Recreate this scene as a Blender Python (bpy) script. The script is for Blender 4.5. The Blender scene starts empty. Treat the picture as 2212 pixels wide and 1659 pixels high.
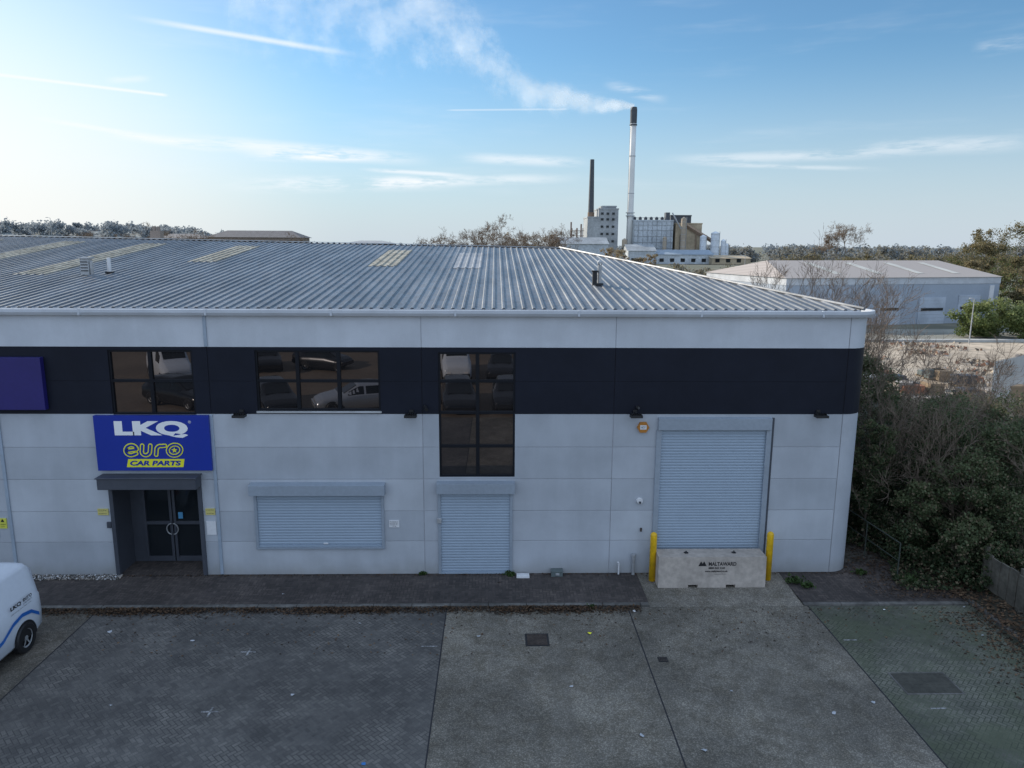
import bpy, math, random
import numpy as np
from mathutils import Vector, Matrix
R=math.radians
scene=bpy.context.scene
COL=scene.collection
# ------------------------------------------------------------------ lettering meshes first, while the file is empty
_tc={}
def textmesh(body,offset=0.,shear=0.):
    key=(body,offset,shear)
    if key not in _tc:
        cu=bpy.data.curves.new('txt','FONT'); cu.body=body; cu.size=1; cu.offset=offset; cu.shear=shear; cu.resolution_u=5
        ob=bpy.data.objects.new('txt',cu); COL.objects.link(ob)
        dg=bpy.context.evaluated_depsgraph_get(); dg.update()
        me=ob.evaluated_get(dg).to_mesh()
        _tc[key]=([tuple(v.co) for v in me.vertices],[tuple(p.vertices) for p in me.polygons])
        ob.evaluated_get(dg).to_mesh_clear(); bpy.data.objects.remove(ob); bpy.data.curves.remove(cu)
    return _tc[key]
# ------------------------------------------------------------------ materials
def nt(m):
    m.use_nodes=True
    t=m.node_tree; t.nodes.clear()
    return t
def N(t,typ,**k):
    n=t.nodes.new(typ)
    for a,b in k.items(): setattr(n,a,b)
    return n
def M(t,op,a,b=None,c=None,clamp=False):
    n=t.nodes.new('ShaderNodeMath'); n.operation=op; n.use_clamp=clamp
    for i,v in enumerate((a,b,c)):
        if v is None: continue
        if isinstance(v,(int,float)): n.inputs[i].default_value=v
        else: t.links.new(v,n.inputs[i])
    return n.outputs[0]
def mixc(t,fac,a,b,blend='MIX'):
    n=t.nodes.new('ShaderNodeMix'); n.data_type='RGBA'; n.blend_type=blend
    for idx,v in ((0,fac),(6,a),(7,b)):
        if isinstance(v,(int,float)): n.inputs[idx].default_value=v
        elif isinstance(v,(tuple,list)): n.inputs[idx].default_value=(*v[:3],1)
        else: t.links.new(v,n.inputs[idx])
    return n.outputs[2]
def noise(t,vec,scale,detail=3,rough=.55):
    n=N(t,'ShaderNodeTexNoise'); n.inputs['Scale'].default_value=scale
    n.inputs['Detail'].default_value=detail; n.inputs['Roughness'].default_value=rough
    if vec is not None: t.links.new(vec,n.inputs['Vector'])
    return n.outputs['Fac']
def maprange(t,v,a,b,c=0.,d=1.,smooth=True):
    n=N(t,'ShaderNodeMapRange'); n.interpolation_type='SMOOTHSTEP' if smooth else 'LINEAR'
    t.links.new(v,n.inputs[0])
    for i,x in enumerate((a,b,c,d)): n.inputs[i+1].default_value=x
    return n.outputs[0]
def objvec(t,scale=None):
    tc=N(t,'ShaderNodeTexCoord').outputs['Object']
    if scale:
        mp=N(t,'ShaderNodeMapping'); mp.inputs['Scale'].default_value=scale
        t.links.new(tc,mp.inputs[0]); return mp.outputs[0]
    return tc
def mul(c,k): return tuple(max(0,min(1,x*k)) for x in c)
def finish(t,col,rough=.8,metal=0.,bump=None,bstr=.3,bdist=.01,spec=.5,trans=0):
    b=N(t,'ShaderNodeBsdfPrincipled')
    if isinstance(col,(tuple,list)): b.inputs['Base Color'].default_value=(*col[:3],1)
    else: t.links.new(col,b.inputs['Base Color'])
    if isinstance(rough,(int,float)): b.inputs['Roughness'].default_value=rough
    else: t.links.new(rough,b.inputs['Roughness'])
    b.inputs['Metallic'].default_value=metal
    b.inputs['Specular IOR Level'].default_value=spec
    if bump is not None:
        bp=N(t,'ShaderNodeBump'); bp.inputs['Strength'].default_value=bstr; bp.inputs['Distance'].default_value=bdist
        t.links.new(bump,bp.inputs['Height']); t.links.new(bp.outputs[0],b.inputs['Normal'])
    o=N(t,'ShaderNodeOutputMaterial')
    if trans>0:
        tr=N(t,'ShaderNodeBsdfTranslucent')
        if isinstance(col,(tuple,list)): tr.inputs[0].default_value=(*col[:3],1)
        else: t.links.new(col,tr.inputs[0])
        mx=N(t,'ShaderNodeMixShader'); mx.inputs[0].default_value=trans
        t.links.new(b.outputs[0],mx.inputs[1]); t.links.new(tr.outputs[0],mx.inputs[2]); t.links.new(mx.outputs[0],o.inputs[0])
    else: t.links.new(b.outputs[0],o.inputs[0])
_mc={}
def mat(name,base,rough=.8,metal=0.,a1=.12,s1=.6,a2=.08,s2=12.,bump=0.,bs=40.,spec=.5,scale=None,trans=0,bdist=.01):
    if name in _mc: return _mc[name]
    m=bpy.data.materials.new(name); t=nt(m); v=objvec(t,scale)
    n1=noise(t,v,s1,3); n2=noise(t,v,s2,2)
    f1=maprange(t,n1,.3,.7); f2=maprange(t,n2,.3,.7)
    c=mixc(t,f1,mul(base,1-a1),mul(base,1+a1))
    c=mixc(t,1.,c,mixc(t,f2,(1-a2,)*3,(1,1,1)),'MULTIPLY')
    h=noise(t,v,bs,2) if bump>0 else None
    finish(t,c,rough,metal,h,bump,bdist,spec,trans)
    _mc[name]=m; return m
def leafmat(name,base,rough=.7,trans=.3):
    if name in _mc: return _mc[name]
    m=bpy.data.materials.new(name); t=nt(m); finish(t,base,rough,0,spec=.25,trans=trans); _mc[name]=m; return m

def herringbone_mat(name,c_a,c_b,joint,cell=.1,angle=45,flare_tint=None,flare_amt=.6):
    m=bpy.data.materials.new(name); t=nt(m); tc=objvec(t)
    mp=N(t,'ShaderNodeMapping'); mp.inputs['Rotation'].default_value=(0,0,R(angle)); mp.inputs['Scale'].default_value=(1/cell,1/cell,1/cell)
    t.links.new(tc,mp.inputs[0]); sp=N(t,'ShaderNodeSeparateXYZ'); t.links.new(mp.outputs[0],sp.inputs[0])
    x,y=sp.outputs[0],sp.outputs[1]
    i=M(t,'FLOOR',x); j=M(t,'FLOOR',y); fx=M(t,'SUBTRACT',x,i); fy=M(t,'SUBTRACT',y,j)
    k=M(t,'FLOORED_MODULO',M(t,'SUBTRACT',i,j),4)
    e=[M(t,'COMPARE',k,float(q),.1) for q in range(4)]
    dl=M(t,'ADD',fx,e[1]); dr=M(t,'ADD',M(t,'SUBTRACT',1.,fx),e[0])
    db=M(t,'ADD',fy,e[2]); dt=M(t,'ADD',M(t,'SUBTRACT',1.,fy),e[3])
    d=M(t,'MINIMUM',M(t,'MINIMUM',dl,dr),M(t,'MINIMUM',db,dt))
    cx=N(t,'ShaderNodeCombineXYZ'); t.links.new(M(t,'SUBTRACT',i,e[1]),cx.inputs[0]); t.links.new(M(t,'SUBTRACT',j,e[2]),cx.inputs[1])
    wn=N(t,'ShaderNodeTexWhiteNoise'); wn.noise_dimensions='2D'; t.links.new(cx.outputs[0],wn.inputs['Vector'])
    c=mixc(t,wn.outputs[0],c_a,c_b)
    big=maprange(t,noise(t,tc,.35,5,.65),.35,.7)
    c=mixc(t,1.,c,mixc(t,big,(.64,.63,.62),(1.18,1.15,1.1)),'MULTIPLY')
    mid=maprange(t,noise(t,tc,3.,4,.7),.35,.65)
    c=mixc(t,1.,c,mixc(t,mid,(.80,.80,.80),(1.08,1.08,1.06)),'MULTIPLY')
    fine=maprange(t,noise(t,tc,60,2),.3,.7)
    c=mixc(t,1.,c,mixc(t,fine,(.82,.82,.82),(1.15,1.15,1.15)),'MULTIPLY')
    if flare_tint:
        flare_mask=maprange(t,noise(t,tc,.5,6,.7),.42,.6)
        c=mixc(t,M(t,'MULTIPLY',flare_mask,flare_amt),c,flare_tint)
    ed=maprange(t,d,.03,.14)
    jn=mixc(t,maprange(t,noise(t,tc,1.1,4),.4,.65),joint,mul(joint,2.0))
    c=mixc(t,ed,jn,c)
    finish(t,c,.85,0,ed,.4,.005)
    return m

def aggregate_mat(name,base,stain):
    m=bpy.data.materials.new(name); t=nt(m); tc=objvec(t)
    vo=N(t,'ShaderNodeTexVoronoi'); vo.inputs['Scale'].default_value=56; t.links.new(tc,vo.inputs['Vector'])
    sep=N(t,'ShaderNodeSeparateColor'); t.links.new(vo.outputs['Color'],sep.inputs[0])
    sp=M(t,'POWER',sep.outputs[0],2.6)
    c=mixc(t,sp,mul(base,.78),mul(base,1.9))
    f=maprange(t,noise(t,tc,.45,6,.65),.35,.68)
    c=mixc(t,1.,c,mixc(t,f,stain,(1.12,1.1,1.06)),'MULTIPLY')
    g=maprange(t,noise(t,tc,3.2,5,.7),.36,.6)
    c=mixc(t,1.,c,mixc(t,g,(.76,.74,.70),(1,1,1)),'MULTIPLY')
    sc=N(t,'ShaderNodeMapping'); sc.inputs['Scale'].default_value=(1.6,.12,1); t.links.new(tc,sc.inputs[0])
    tr=maprange(t,noise(t,sc.outputs[0],1.,3),.5,.75)
    c=mixc(t,M(t,'MULTIPLY',tr,.35),c,mul(base,.5))
    dp=maprange(t,noise(t,tc,5.5,3,.6),.70,.76)
    c=mixc(t,M(t,'MULTIPLY',dp,.65),c,mul(base,.25))
    finish(t,c,.85,0,vo.outputs['Distance'],.2,.004)
    return m

def facade_mat(name,base,streak=.05,rough=.75):
    m=bpy.data.materials.new(name); t=nt(m); tc=objvec(t)
    sc=N(t,'ShaderNodeMapping'); sc.inputs['Scale'].default_value=(2.,2.,.3); t.links.new(tc,sc.inputs[0])
    s=maprange(t,noise(t,sc.outputs[0],1.3,4,.6),.35,.7)
    b=maprange(t,noise(t,tc,.7,5,.6),.3,.7)
    f=noise(t,tc,90,2)
    c=mixc(t,b,mul(base,.90),mul(base,1.06))
    c=mixc(t,1.,c,mixc(t,s,(1-streak,)*3,(1,1,1)),'MULTIPLY')
    sp=N(t,'ShaderNodeSeparateXYZ'); t.links.new(tc,sp.inputs[0])
    low=maprange(t,M(t,'ADD',sp.outputs[2],M(t,'MULTIPLY',noise(t,tc,1.5,4),.5)),.1,.75)
    c=mixc(t,1.,c,mixc(t,low,(.76,.73,.68),(1,1,1)),'MULTIPLY')
    c=mixc(t,1.,c,mixc(t,maprange(t,f,.3,.7),(.95,)*3,(1.03,)*3),'MULTIPLY')
    finish(t,c,rough,0,f,.12,.004,.3)
    return m
M_WALL=facade_mat('concrete_panel',(.475,.505,.55))
M_WALL_B=facade_mat('concrete_panel_darker',(.44,.47,.512))
M_WALL_C=facade_mat('concrete_panel_lighter',(.50,.53,.572))
M_WHITE=facade_mat('white_cladding',(.60,.635,.685),.04,.5)
M_DARK=mat('dark_cladding',(.013,.016,.027),.5,a1=.1,s1=.5,a2=.1,s2=3,spec=.18)
M_BACK=mat('panel_joint',(.40,.41,.44))
M_JD=mat('dark_joint',(.02,.02,.025))
M_RUB=mat('black_plastic',(.018,.018,.02),.5)
M_FRAME=mat('window_frame_paint',(.010,.012,.017),.45,spec=.2)
M_DGREY=mat('dark_grey_paint',(.065,.072,.09),.5)
M_SHUT=mat('shutter_metal',(.34,.415,.50),.45,.05,a1=.02,s1=.8,a2=.03,s2=4)
M_SHUTF=mat('shutter_frame',(.33,.38,.44),.45,.1,a1=.06)
M_PIPE=mat('downpipe_paint',(.36,.43,.51),.5)
M_YEL=mat('yellow_paint',(.85,.50,.010),.45,a1=.12,s1=3,a2=.2,s2=9)
M_STEEL=mat('galvanised_steel',(.45,.46,.47),.45,.4,a1=.15,s1=4)
M_WPL=mat('white_plastic',(.78,.78,.79),.4)
M_BLUE=mat('sign_blue',(.004,.030,.32),.35,a1=.05,a2=.03)
M_SW=mat('sign_white',(.9,.9,.9),.4,a1=.02,a2=.02)
M_SY=mat('sign_yellow',(.88,.85,.03),.4,a1=.03,a2=.02)
M_PURP=mat('sign_purple',(.022,.018,.15),.4,a1=.08)
M_PALEY=mat('warning_yellow',(.66,.58,.2),.5)
M_BLK=mat('print_black',(.012,.012,.014),.6)
M_BLOCK=mat('cast_concrete',(.50,.44,.385),.85,a1=.12,s1=2,a2=.2,s2=7,bump=.4,bs=50)
M_KERB=mat('kerb_concrete',(.15,.143,.132),.9,a1=.3,s1=1.2,a2=.35,s2=8,bump=.3)
M_BROWN=mat('rusty_cover',(.055,.04,.032),.7,a1=.3,s1=6,a2=.3,s2=20,bump=.3)
M_ORANGE=mat('orange_plastic',(.5,.2,.03),.4)
M_GREENBOX=mat('green_grey_box',(.12,.15,.15),.5)
def glass_mat(name,col,metal=.6,rough=.01,bump=True):
    m=bpy.data.materials.new(name); t=nt(m); v=objvec(t)
    finish(t,col,rough,metal,noise(t,v,.7,1) if bump else None,.02,.03,.4); return m
M_GLASS=glass_mat('tinted_glass',(.115,.108,.112),.9,0.0)
M_DGLASS=glass_mat('dark_glass',(.02,.025,.03),.15)
# ------------------------------------------------------------------ mesh builder
class MB:
    def __init__(s): s.v=[];s.f=[];s.m=[]
    def poly(s,pts,m=0):
        b=len(s.v); s.v+= [tuple(p) for p in pts]; s.f.append(tuple(range(b,b+len(pts)))); s.m.append(m)
    def box(s,x0,x1,y0,y1,z0,z1,m=0):
        b=len(s.v)
        s.v+=[(x0,y0,z0),(x1,y0,z0),(x1,y1,z0),(x0,y1,z0),(x0,y0,z1),(x1,y0,z1),(x1,y1,z1),(x0,y1,z1)]
        for f in ((0,3,2,1),(4,5,6,7),(0,1,5,4),(1,2,6,5),(2,3,7,6),(3,0,4,7)):
            s.f.append(tuple(b+i for i in f)); s.m.append(m)
    def tube(s,pts,rs,n=8,m=0,caps=True):
        pts=[Vector(p) for p in pts]
        if isinstance(rs,(int,float)): rs=[rs]*len(pts)
        b=len(s.v); u=None
        for i,p in enumerate(pts):
            d=(pts[min(i+1,len(pts)-1)]-pts[max(i-1,0)]); d=d.normalized() if d.length>1e-9 else Vector((0,0,1))
            if u is None:
                u=d.cross(Vector((0,0,1)) if abs(d.z)<.9 else Vector((1,0,0))).normalized()
            else:
                u=(u-d*u.dot(d)).normalized()
            w=d.cross(u)
            for k in range(n):
                a=2*math.pi*k/n; q=p+(u*math.cos(a)+w*math.sin(a))*rs[i]; s.v.append(tuple(q))
        for i in range(len(pts)-1):
            for k in range(n):
                a=b+i*n+k; c=b+i*n+(k+1)%n
                s.f.append((a,c,c+n,a+n)); s.m.append(m)
        if caps:
            s.f.append(tuple(b+k for k in reversed(range(n)))); s.m.append(m)
            e=b+(len(pts)-1)*n; s.f.append(tuple(e+k for k in range(n))); s.m.append(m)
    def cyl(s,c,r,h,n=20,m=0,r2=None,axis='z'):
        c=Vector(c); d={'x':Vector((1,0,0)),'y':Vector((0,1,0)),'z':Vector((0,0,1))}[axis]
        s.tube([c,c+d*h],[r,r if r2 is None else r2],n,m)
    def sweep(s,path,z0,z1,m=0):
        for a,b in zip(path[:-1],path[1:]):
            s.poly([(a[0],a[1],z0),(b[0],b[1],z0),(b[0],b[1],z1),(a[0],a[1],z1)],m)
    def stroke(s,pts,w,y,closed=False,m=0,cap=True):
        """flat thick line in the XZ plane at depth y, facing -Y, mitred, rounded ends"""
        P=[Vector((p[0],p[1])) for p in pts]; n=len(P); Lf=[];Rt=[]
        for i in range(n):
            if closed: a=P[(i-1)%n];c=P[(i+1)%n]
            else: a=P[max(0,i-1)];c=P[min(n-1,i+1)]
            d1=(P[i]-a);d2=(c-P[i])
            if d1.length<1e-9: d1=d2
            if d2.length<1e-9: d2=d1
            d1=d1.normalized();d2=d2.normalized(); d=(d1+d2).normalized() if (d1+d2).length>1e-6 else d1
            nr=Vector((-d.y,d.x)); k=min(1.6,1/max(.3,abs(nr.dot(Vector((-d1.y,d1.x)))))); Lf.append(P[i]+nr*w/2*k); Rt.append(P[i]-nr*w/2*k)
        for i in range(n if closed else n-1):
            j=(i+1)%n
            s.poly([(Rt[i].x,y,Rt[i].y),(Rt[j].x,y,Rt[j].y),(Lf[j].x,y,Lf[j].y),(Lf[i].x,y,Lf[i].y)],m)
        if not closed and cap:
            for p,q in ((P[0],P[0]-P[1]),(P[-1],P[-1]-P[-2])):
                a0=math.atan2(q.y,q.x); fan=[(p.x+w/2*math.cos(a0-math.pi/2+k*math.pi/8),y,p.y+w/2*math.sin(a0-math.pi/2+k*math.pi/8)) for k in range(9)]
                s.poly(fan,m)
def mkmesh(name,v,f,mi,mats,smooth=False):
    me=bpy.data.meshes.new(name); me.from_pydata(v,[],f)
    for m in mats: me.materials.append(m)
    if len(mats)>1: me.polygons.foreach_set('material_index',[int(q) for q in mi])
    if smooth: me.polygons.foreach_set('use_smooth',[True]*len(f))
    me.update(); return me
ORG={}
def meta(o,label=None,category=None,group=None,kind=None):
    if label: o['label']=label
    if category: o['category']=category
    if group: o['group']=group
    if kind: o['kind']=kind
    return o
def org(o): return Vector(ORG[o.name])
def add(name,b,mats,parent=None,origin=None,smooth=False,bevel=0,rot=0,local=False,seg=2,**k):
    if not isinstance(mats,(list,tuple)): mats=[mats]
    if parent is not None and not local: off=org(parent)
    elif origin is not None and not local: off=Vector(origin)
    else: off=Vector((0,0,0))
    v=[(x-off.x,y-off.y,z-off.z) for x,y,z in b.v]
    me=mkmesh(name,v,b.f,b.m,mats,smooth)
    o=bpy.data.objects.new(name,me); COL.objects.link(o)
    if parent is not None: o.parent=parent; ORG[o.name]=ORG[parent.name]
    else:
        if origin is not None: o.location=origin
        o.rotation_euler=(0,0,rot); ORG[o.name]=tuple(off)
    if bevel:
        md=o.modifiers.new('bevel','BEVEL'); md.width=bevel; md.segments=seg; md.limit_method='ANGLE'; md.angle_limit=R(40)
    return meta(o,**k)
def empty(name,loc,rot=0,parent=None,**k):
    o=bpy.data.objects.new(name,None); o.empty_display_size=.3; COL.objects.link(o); o.rotation_euler=(0,0,rot)
    o.location=loc
    if parent is not None: o.parent=parent; o.location=Vector(loc)-org(parent)
    ORG[o.name]=tuple(loc); return meta(o,**k)
def text(name,body,parent,P0,UX,UZ,w,h,mt,offset=0.,shear=0.,ref=None,local=False):
    """flat lettering fitted in a w x h box at P0 (lower left), UX right, UZ up"""
    vs,fs=textmesh(body,offset,shear)
    c_=np.array(vs); mn=c_.min(0); mx=c_.max(0)
    if ref is not None: mn,mx=ref
    UX=Vector(UX);UZ=Vector(UZ);P0=Vector(P0)-(Vector((0,0,0)) if local else org(parent))
    V=[tuple(P0+UX*((v[0]-mn[0])/(mx[0]-mn[0])*w)+UZ*((v[1]-mn[1])/(mx[1]-mn[1])*h)) for v in vs]
    me=mkmesh(name,V,fs,[0]*len(fs),[mt])
    o=bpy.data.objects.new(name,me); COL.objects.link(o); o.parent=parent; ORG[o.name]=ORG[parent.name]
    return o,(mn,mx)
# ------------------------------------------------------------------ camera, light, sky
H=8.44
cam=bpy.data.cameras.new('camera'); co=bpy.data.objects.new('camera',cam); COL.objects.link(co)
cam.sensor_width=36; cam.lens=25.88; cam.clip_end=9000; cam.clip_start=.1
co.matrix_world=Matrix.Translation((0,0,H))@Matrix.Rotation(R(-1.3),4,'Z')@Matrix.Rotation(R(90-10.7),4,'X')@Matrix.Rotation(R(.32),4,'Z')
scene.camera=co
scene.view_settings.view_transform='Standard'; scene.view_settings.look='None'; scene.view_settings.exposure=0
SUN_AZ=52.; SUN_EL=24.
sl=bpy.data.lights.new('sun','SUN'); so=bpy.data.objects.new('sun',sl); COL.objects.link(so)
sl.energy=5.0; sl.angle=R(.5); sl.color=(1,.91,.78)
sd=Vector((-math.sin(R(SUN_AZ))*math.cos(R(SUN_EL)),math.cos(R(SUN_AZ))*math.cos(R(SUN_EL)),math.sin(R(SUN_EL))))
so.rotation_euler=sd.to_track_quat('Z','Y').to_euler(); so.location=(-30,30,40)
W=bpy.data.worlds.new('World'); scene.world=W; W.use_nodes=True; wt=W.node_tree; wt.nodes.clear()
sky=N(wt,'ShaderNodeTexSky'); sky.sky_type='NISHITA'; sky.sun_disc=False; sky.sun_elevation=R(SUN_EL); sky.sun_rotation=R(-SUN_AZ)
sky.air_density=1.0; sky.dust_density=.3; sky.ozone_density=2.0
geo=N(wt,'ShaderNodeTexCoord').outputs['Generated']
def bearing(x,y):
    p=R(10.7); u=(x-1106)/1590; v=(829.5-y+.00436*(x-1106))/1590
    f=math.cos(p)+v*math.sin(p)
    return Vector((u/f+.0227,1,(v*math.cos(p)-math.sin(p))/f)).normalized()
mpn=N(wt,'ShaderNodeMapping'); mpn.inputs['Scale'].default_value=(14,14,90); wt.links.new(geo,mpn.inputs[0])
wisp=noise(wt,mpn.outputs[0],1.,4,.66)
def vdot(vec):
    n=N(wt,'ShaderNodeVectorMath',operation='DOT_PRODUCT'); wt.links.new(geo,n.inputs[0]); n.inputs[1].default_value=tuple(vec); return n.outputs['Value']
total=None
STREAKS=[((250,38),(790,125),3.6,.75,.3),((-60,160),(372,211),2.0,.9,.1),((225,180),(340,174),4,.4,.5),((60,255),(330,300),3,.7,.4),
((215,288),(500,325),6,.8,.6),((330,300),(960,352),9,.8,.6),((500,338),(820,344),6,.8,.6),((760,366),(1030,381),3,.75,.4),((440,402),(1050,394),10,.65,.6),
((700,398),(1290,383),7,.6,.6),((950,239),(1228,235),1.3,.4,.1),((960,340),(1290,352),7,.6,.6),((1290,175),(1450,218),7,.38,.7),((1390,347),(2020,324),7,.5,.7),
((1820,320),(2300,300),10,.45,.7),((1460,352),(1950,364),3,.4,.6),((2100,104),(2260,74),9,.28,.7)]
for A,B,w,s,er in STREAKS:
    a=bearing(*A); b=bearing(*B); n=a.cross(b).normalized(); ax=(b-a).normalized()
    d=M(wt,'ADD',vdot(n),M(wt,'MULTIPLY',wisp,.004*er))
    d=M(wt,'SUBTRACT',d,.002*er)
    g=maprange(wt,M(wt,'ABSOLUTE',d),0,w/1590*2.2,1.,0.)
    al=vdot(ax); t0=a.dot(ax); t1=b.dot(ax)
    f1=maprange(wt,al,t0,t0+(t1-t0)*(.12 if er<.3 else .35)); f2=maprange(wt,al,t1-(t1-t0)*(.05 if er<.3 else .35),t1,1.,0.)
    e=maprange(wt,wisp,.48-.16*er-.2*(1-er),.68-.3*(1-er),0.,s)
    q=M(wt,'MULTIPLY',M(wt,'MULTIPLY',g,e),M(wt,'MULTIPLY',f1,f2))
    total=q if total is None else M(wt,'ADD',total,q)
sepw=N(wt,'ShaderNodeSeparateXYZ'); wt.links.new(geo,sepw.inputs[0])
wx,wy,wz=sepw.outputs
front=maprange(wt,wy,.1,.3)
total=M(wt,'MULTIPLY',M(wt,'MULTIPLY',total,front),.9,clamp=True)
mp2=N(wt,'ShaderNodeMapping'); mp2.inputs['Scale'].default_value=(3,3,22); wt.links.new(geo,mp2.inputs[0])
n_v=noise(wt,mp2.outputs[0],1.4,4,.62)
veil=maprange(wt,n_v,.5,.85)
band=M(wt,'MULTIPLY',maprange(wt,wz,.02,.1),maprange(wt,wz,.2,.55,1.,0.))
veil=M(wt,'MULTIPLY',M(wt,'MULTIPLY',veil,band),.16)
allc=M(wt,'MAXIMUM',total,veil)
base=mixc(wt,1.,sky.outputs[0],(.72,.99,1.12),'MULTIPLY')
hz=maprange(wt,wz,-.02,.24,.92,0.)
base=mixc(wt,hz,base,(4.75,5.4,6.2))
sunside=vdot(tuple(Vector((sd.x,sd.y,.03)).normalized()))
gl=M(wt,'MULTIPLY',maprange(wt,sunside,.74,1.0),.85)
gl=M(wt,'MULTIPLY',gl,maprange(wt,wz,.08,.42,1.,.12))
base=mixc(wt,gl,base,(8.4,8.2,7.9))
base=mixc(wt,1.,base,(8.2,8.1,8.1),'DARKEN')
back=M(wt,'MAXIMUM',maprange(wt,wz,.62,.85),M(wt,'MULTIPLY',maprange(wt,wy,.0,-.35),maprange(wt,wz,.0,.12)))  # bright cloud overhead and behind the camera, added unseen to lift ambient fill
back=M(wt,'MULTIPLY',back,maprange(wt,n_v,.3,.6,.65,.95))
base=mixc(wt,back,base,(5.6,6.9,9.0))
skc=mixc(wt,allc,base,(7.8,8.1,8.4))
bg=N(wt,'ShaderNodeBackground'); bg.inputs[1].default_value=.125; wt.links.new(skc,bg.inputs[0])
wo=N(wt,'ShaderNodeOutputWorld'); wt.links.new(bg.outputs[0],wo.inputs[0])
# ------------------------------------------------------------------ ground
def sheet(name,x0,x1,y0,y1,z,m,**k):
    b=MB(); b.poly([(x0,y0,z),(x1,y0,z),(x1,y1,z),(x0,y1,z)]); return add(name,b,m,kind='structure',**k)
gm=bpy.data.materials.new('rough_ground'); t=nt(gm); v=objvec(t)
c=mixc(t,maprange(t,noise(t,v,.012,5),.4,.6),(.13,.14,.09),(.22,.20,.15))
c=mixc(t,maprange(t,noise(t,v,.15,5),.35,.65),mul((.15,.15,.11),.8),c)
finish(t,c,.95)
sheet('ground',-4000,4000,-1500,6500,-.14,gm)
ZP=-.10
M_PAV=herringbone_mat('block_paving',(.115,.111,.108),(.172,.164,.156),(.05,.048,.046),cell=.084)
M_PAV2=herringbone_mat('worn_flare_tinted_paving',(.118,.12,.10),(.165,.165,.14),(.045,.052,.034),cell=.084,flare_tint=(.082,.10,.05),flare_amt=.55)  # green patches paint a lens flare tint into the paving colour
M_PATH=herringbone_mat('pavement_brick',(.062,.052,.050),(.112,.092,.086),(.03,.027,.026),cell=.084,angle=0)
M_SLAB=aggregate_mat('aggregate_concrete',(.19,.175,.15),(.64,.63,.61))
M_SLAB2=aggregate_mat('aggregate_concrete_worn',(.155,.14,.12),(.6,.6,.58))
M_APR=aggregate_mat('apron_concrete',(.21,.193,.168),(.7,.7,.68))
M_ASPH=mat('asphalt',(.20,.15,.105),.9,a1=.15,s1=.2,a2=.2,s2=3)
sheet('parking_bay_paving',-9.38,-1.16,0,16.33,ZP,M_PAV)
sheet('concrete_yard',-1.16,7.55,0,16.33,ZP,M_SLAB)
sheet('parking_bay_paving',7.55,11.55,0,16.33,ZP,M_PAV2)
sheet('concrete_yard',-45,-9.38,0,16.33,ZP,M_SLAB2)
sheet('road',-70,60,-50,0,ZP,M_ASPH)
for x in (-9.38,-1.16,3.18,7.55):
    sheet('slab_joint',x-.012,x+.014,0,16.33,ZP+.004,M_JD)
b=MB(); KZ=-.035
x=-45.
while x<3.7:
    b.box(x+.004,min(x+.91,3.7),16.33,16.45,ZP-.03,KZ); x+=.915
x=7.46
while x<11.5:
    b.box(x+.004,min(x+.91,11.5),16.33,16.45,ZP-.03,-.05); x+=.915
add('kerb',b,M_KERB,kind='structure',bevel=.012)
b=MB(); b.poly([(-45,16.45,KZ-.003),(3.7,16.45,KZ-.003),(3.7,18.02,-.003),(-45,18.02,-.003)]); b.poly([(7.46,16.45,-.053),(11.5,16.45,-.053),(11.5,18.6,-.003),(7.46,18.6,-.003)])
add('pavement',b,M_PATH,kind='structure')
b=MB(); b.poly([(-9.7,18.0,.0),(-7.5,18.0,.0),(-7.5,18.9,.0),(-9.7,18.9,.0)]); add('threshold',b,M_PATH,kind='structure')
b=MB(); b.poly([(3.7,16.3,ZP+.006),(7.46,16.3,ZP+.006),(7.46,18.02,.0),(3.7,18.02,.0)]); b.poly([(3.7,16.3,ZP-.03),(3.7,16.3,ZP+.006),(3.7,18.02,0),(3.7,18.02,-.1)])
add('door_apron',b,M_APR,kind='structure')
b=MB(); b.poly([(9.2,18.6,-.01),(11.5,18.6,-.01),(11.8,50,-.01),(9.2,50,-.01)])
add('side_path',b,mat('gravel',(.11,.10,.085),.95,a1=.3,s1=2,a2=.4,s2=25,bump=.6,bs=60),kind='structure')
b=MB(); y=0.
while y<17.6:
    b.box(11.55,11.67,y+.004,y+.91,ZP-.03,-.02); y+=.915
add('kerb',b,M_KERB,kind='structure',bevel=.012)
b=MB(); nx,ny=26,50
def bankz(x,y):
    return -.03+min(1,max(0,(x-11.7)/4))*.5+.08*math.sin(x*1.7+y*.9)*min(1,(x-11.6))
for j in range(ny+1):
    for i in range(nx+1):
        x=11.67+i*.6; y=1+j*.75; b.v.append((x,y,bankz(x,y)))
for j in range(ny):
    for i in range(nx):
        a=j*(nx+1)+i; b.f.append((a,a+1,a+nx+2,a+nx+1)); b.m.append(0)
M_SOIL=mat('leafy_soil',(.08,.072,.05),.95,a1=.3,s1=1.5,a2=.5,s2=14,bump=.8,bs=30,bdist=.03)
add('bank',b,M_SOIL,smooth=True,kind='structure')
wm=bpy.data.materials.new('worn_white_line'); t=nt(wm); v=objvec(t)
finish(t,mixc(t,maprange(t,noise(t,v,14,4,.7),.42,.6),(.14,.14,.14),(.4,.4,.4)),.85)
b=MB()
for (x,y) in ((-5.24,14.44),(-5.28,12.4)):
    b.poly([(x-.17,y-.02,ZP+.005),(x+.15,y-.02,ZP+.005),(x+.15,y+.02,ZP+.005),(x-.17,y+.02,ZP+.005)])
    b.poly([(x-.02,y-.15,ZP+.009),(x+.02,y-.15,ZP+.009),(x+.02,y+.13,ZP+.009),(x-.02,y+.13,ZP+.009)])
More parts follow.
